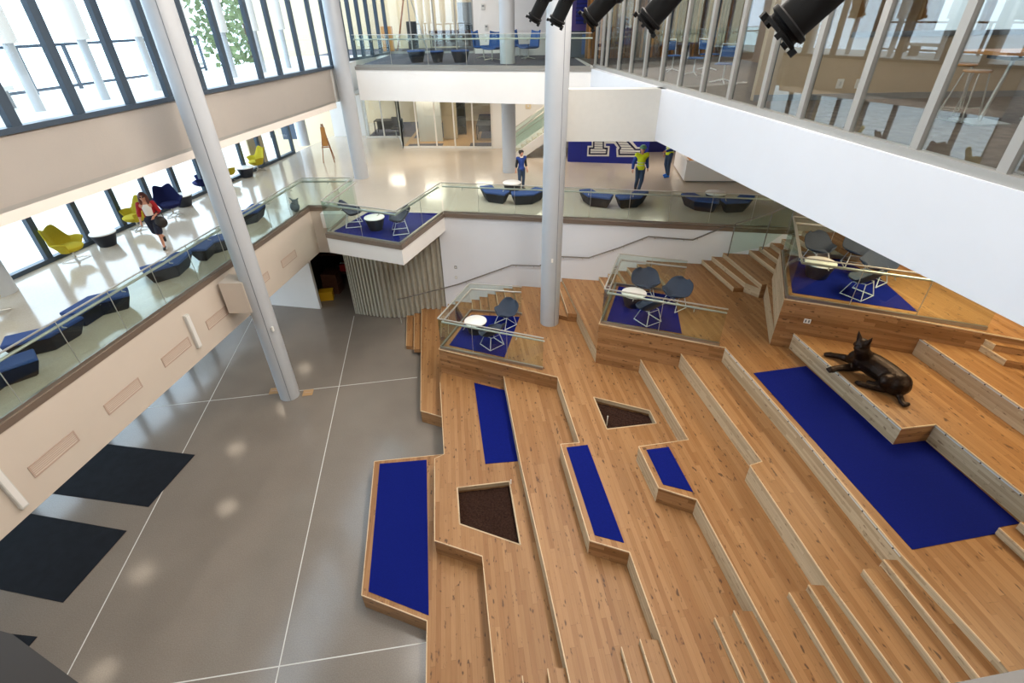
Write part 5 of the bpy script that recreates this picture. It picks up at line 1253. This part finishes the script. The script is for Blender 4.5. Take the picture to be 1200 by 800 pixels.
# ================================================================== STAGE SPOTLIGHTS
pa, pz = Vector((2.75, 2.6, H+1.05)), Vector((.45, 11.9, H+1.05))
t = thing('lighting_pipe', 'black lighting pipe the stage spotlights hang from', 'pipe', pa); MB().tube([O_-(pz-pa).normalized()*1.5, pz-pa+(pz-pa).normalized()*1.0], .03, 10).build('pipe', 'black', t)
for f in (.05, .5, .95): c = (pz-pa)*f; MB().tube([c, c+Vector((0, 0, ZC-pa.z))], .012, 8).build('hanger', 'black', t)
def spot(lb, tip, axis, L=.62, r=.155):
    a = Vector(axis).normalized(); t = thing('stage_spotlight', lb, 'spotlight', Vector(tip)-a*L, 0, 'stage spotlights'); rot = (-a).to_track_quat('Z', 'Y').to_matrix().to_4x4()
    def B(m, nm, mt, sm=True):
        m.v = [tuple(rot @ Vector(p)) for p in m.v]; return m.build(nm, mt, t, smooth=sm)
    B(MB().lathe([(.0, .16), (r*.8, .15), (r*1.05, .08), (r*1.05, -.12), (r*.8, -.16), (r*.8, -L+.03), (r*.95, -L+.02), (r*.95, -L), (r*.82, -L)], 24), 'housing', 'black')
    B(MB().lathe([(r*.82, -L+.012), (0, -L+.02)], 24), 'lens', 'lens')
    for k in range(5):
        g_ = MB(); an = k*2*PI/5+.3; g_.box(-r*.12, r*.12, r*.88, r*1.14, -L-.025, -L+.02); rm = Matrix.Rotation(an, 4, 'Z'); g_.v = [tuple(rm @ Vector(p)) for p in g_.v]; B(g_, 'gel_clip', 'black', False)
    B(MB().lathe([(r*.8, -L+.10), (r*.98, -L+.09), (r*.98, -L+.06), (r*.8, -L+.05)], 24), 'lens_collar', 'black')
    for z in (-.04, .02, .08): B(MB().lathe([(r*1.05, z), (r*1.18, z+.004), (r*1.18, z+.016), (r*1.05, z+.02)], 24), 'cooling_fin', 'black')
    for k in (0, 1): B(MB().tube([(r*(1.0 if k else -1.0), 0, -.2), (r*(1.35 if k else -1.35), 0, -.2)], .022, 8), 'knob', 'black')
    # yoke from the body up to the pipe
    f = max(0, min(1, (t.location-pa).dot((pz-pa))/(pz-pa).length_squared)); c = pa.lerp(pz, f)-t.location
    MB().tube([Vector((-.14, 0, 0)), Vector((-.14, 0, .22)), Vector((.14, 0, .22)), Vector((.14, 0, 0))], .013, 6).build('yoke', 'black', t); MB().tube([Vector((0, 0, .22)), c], .014, 6).build('clamp_stem', 'black', t); MB().tube([c+Vector((0, -.05, 0)), c+Vector((0, .05, 0))], .05, 10).build('clamp', 'black', t)
def ptd(u, v, dep): return CAM+ray(u, v)*dep
for (u, v, dep, ax, lb) in ((912, 40, 3.3, (-.62, .25, -.72), 'largest black stage spotlight, nearest the camera at upper right'), (756, 29, 5.6, (-.62, .2, -.72), 'second black stage spotlight, over the right gallery glass'), (688, 25, 7.2, (-.68, .2, -.66), 'third black stage spotlight, right of the tall grey column'),
                            (651, 28, 9.0, (-.42, .2, -.85), 'fourth black stage spotlight, in front of the tall grey column'), (625, 24, 10.4, (-.46, .2, -.8), 'fifth and smallest black stage spotlight, left of the tall grey column')):
    spot(lb, ptd(u, v, dep), ax, L=.62 if dep < 5 else .6)

# ================================================================== CEILING LAMPS, ROOF TERRACE, OUTSIDE
for (u, v, lb) in ((357, 432, 'round warm downlight under the left balcony, farthest back'), (334, 479, 'second warm downlight from the back under the left balcony'), (277, 526, 'third warm downlight from the back under the left balcony'),
                   (267, 594.6, 'fourth warm downlight from the back under the left balcony'), (167, 671.7, 'fifth warm downlight from the back under the left balcony'), (121, 788, 'warm downlight under the left balcony, nearest the camera')):
    p = at(u, v, 0); p = Vector((p.x, p.y, 0))*(1+ZLF/H); t = thing('ceiling_lamp', lb, 'lamp', (p.x, p.y, ZLF), 0, 'lounge downlights'); MB().lathe([(.30, -.02), (.33, -.02), (.33, 0), (.30, 0), (.30, -.02)], 24, caps=False).build('trim_ring', 'frame_white', t, smooth=True); MB().lathe([(.30, -.012), (0, -.012)], 24, caps=False).build('diffuser', 'lamp_warm', t)
t = thing('terrace_guard', 'pale metal railing along the sunny roof terrace outside', 'railing', (*ff(2, .5), Z3))
a_, b_ = Vector((*ff(-4, .5), 0)), Vector((*ff(22.0, .5), 0)); o = t.location.copy(); o.z = 0
for z in (.10, 1.12): MB().bar(a_-o+Vector((0, 0, z)), b_-o+Vector((0, 0, z)), .09, .07).build('rail', 'frame_dark', t)
d_ = (b_-a_); k = int(d_.length/1.35)
for i in range(k+1): c = a_-o+d_*(i/k); MB().bar(c, c+Vector((0, 0, 1.1)), .07, .09, up=(0, 1, 0)).build('post', 'frame_dark', t)
for i in range(11):
    y = 5.2+i*1.75; p = l3(y); x = p[0]-1.9
    t = thing('terrace_column', ['first', 'second', 'third', 'fourth', 'fifth', 'sixth', 'seventh', 'eighth', 'ninth', 'tenth', 'eleventh'][i]+' white sleeved column from the left on the sunny roof terrace outside', 'column', (x, y, Z3-.01), 0, 'roof terrace columns'); MB().tube([(0, 0, 0), (0, 0, 1.3)], .10, 20).build('post', 'column', t, smooth=True); MB().tube([(0, 0, 1.3), (0, 0, 4.8)], .19, 24).build('sleeve', 'white', t, smooth=True)
for i, y in enumerate((6.0, 12.0, 18.5)):
    t = thing('terrace_bench', ['pale bench on the roof terrace nearest the camera', 'pale bench midway along the roof terrace', 'pale bench at the far end of the roof terrace'][i], 'bench', (l3(y)[0]-3.0, y, Z3-.01), .1)
    MB().box(-.25, .25, -.9, .9, .36, .45).build('seat', 'greywhite', t)
    for yy in (-.7, .7): MB().box(-.2, .2, yy-.06, yy+.06, 0, .36).build('leg', 'grey', t)
def tree(lb, x, y, h, r, seed):
    rnd = random.Random(seed); t = thing('tree', lb, 'tree', (x, y, -.1)); MB().tube([(0, 0, 0), (.1, .05, h*.35), (0, .1, h*.7)], [.22, .16, .08], 10).build('trunk', 'bark', t, smooth=True)
    m = MB(); N_ = 900
    for i in range(N_):
        u = rnd.uniform(-1, 1); a = rnd.uniform(0, 2*PI); rr = r*(.55+.45*rnd.random()); s = math.sqrt(1-u*u); c = Vector((rr*s*math.cos(a), rr*s*math.sin(a), h*.68+u*rr*.95*h*.33/r*1.0))
        e = Vector((rnd.uniform(-1, 1), rnd.uniform(-1, 1), rnd.uniform(-1, 1))).normalized()*.34; g2 = e.cross(Vector((rnd.uniform(-1, 1), rnd.uniform(-1, 1), .3))).normalized()*.26
        m.face([c-e, c+g2, c+e, c-g2])
    tag(m.build('foliage', 'leaf', t, weld=False), kind='stuff')
for i, (x, y, h, r) in enumerate(((-25, 56, 15, 5), (-17.5, 50, 16, 4.6), (-29, 76, 15, 5), (-14, 62, 17, 5), (-36, 86, 14, 5))):
    tree(['green tree outside beyond the roof terrace, middle of the row', 'green tree outside, second from the right of the row', 'green tree outside, second from the left of the row', 'tallest green tree outside, right end of the row', 'green tree outside, left end of the row'][i], x, y, h, r, i+3)
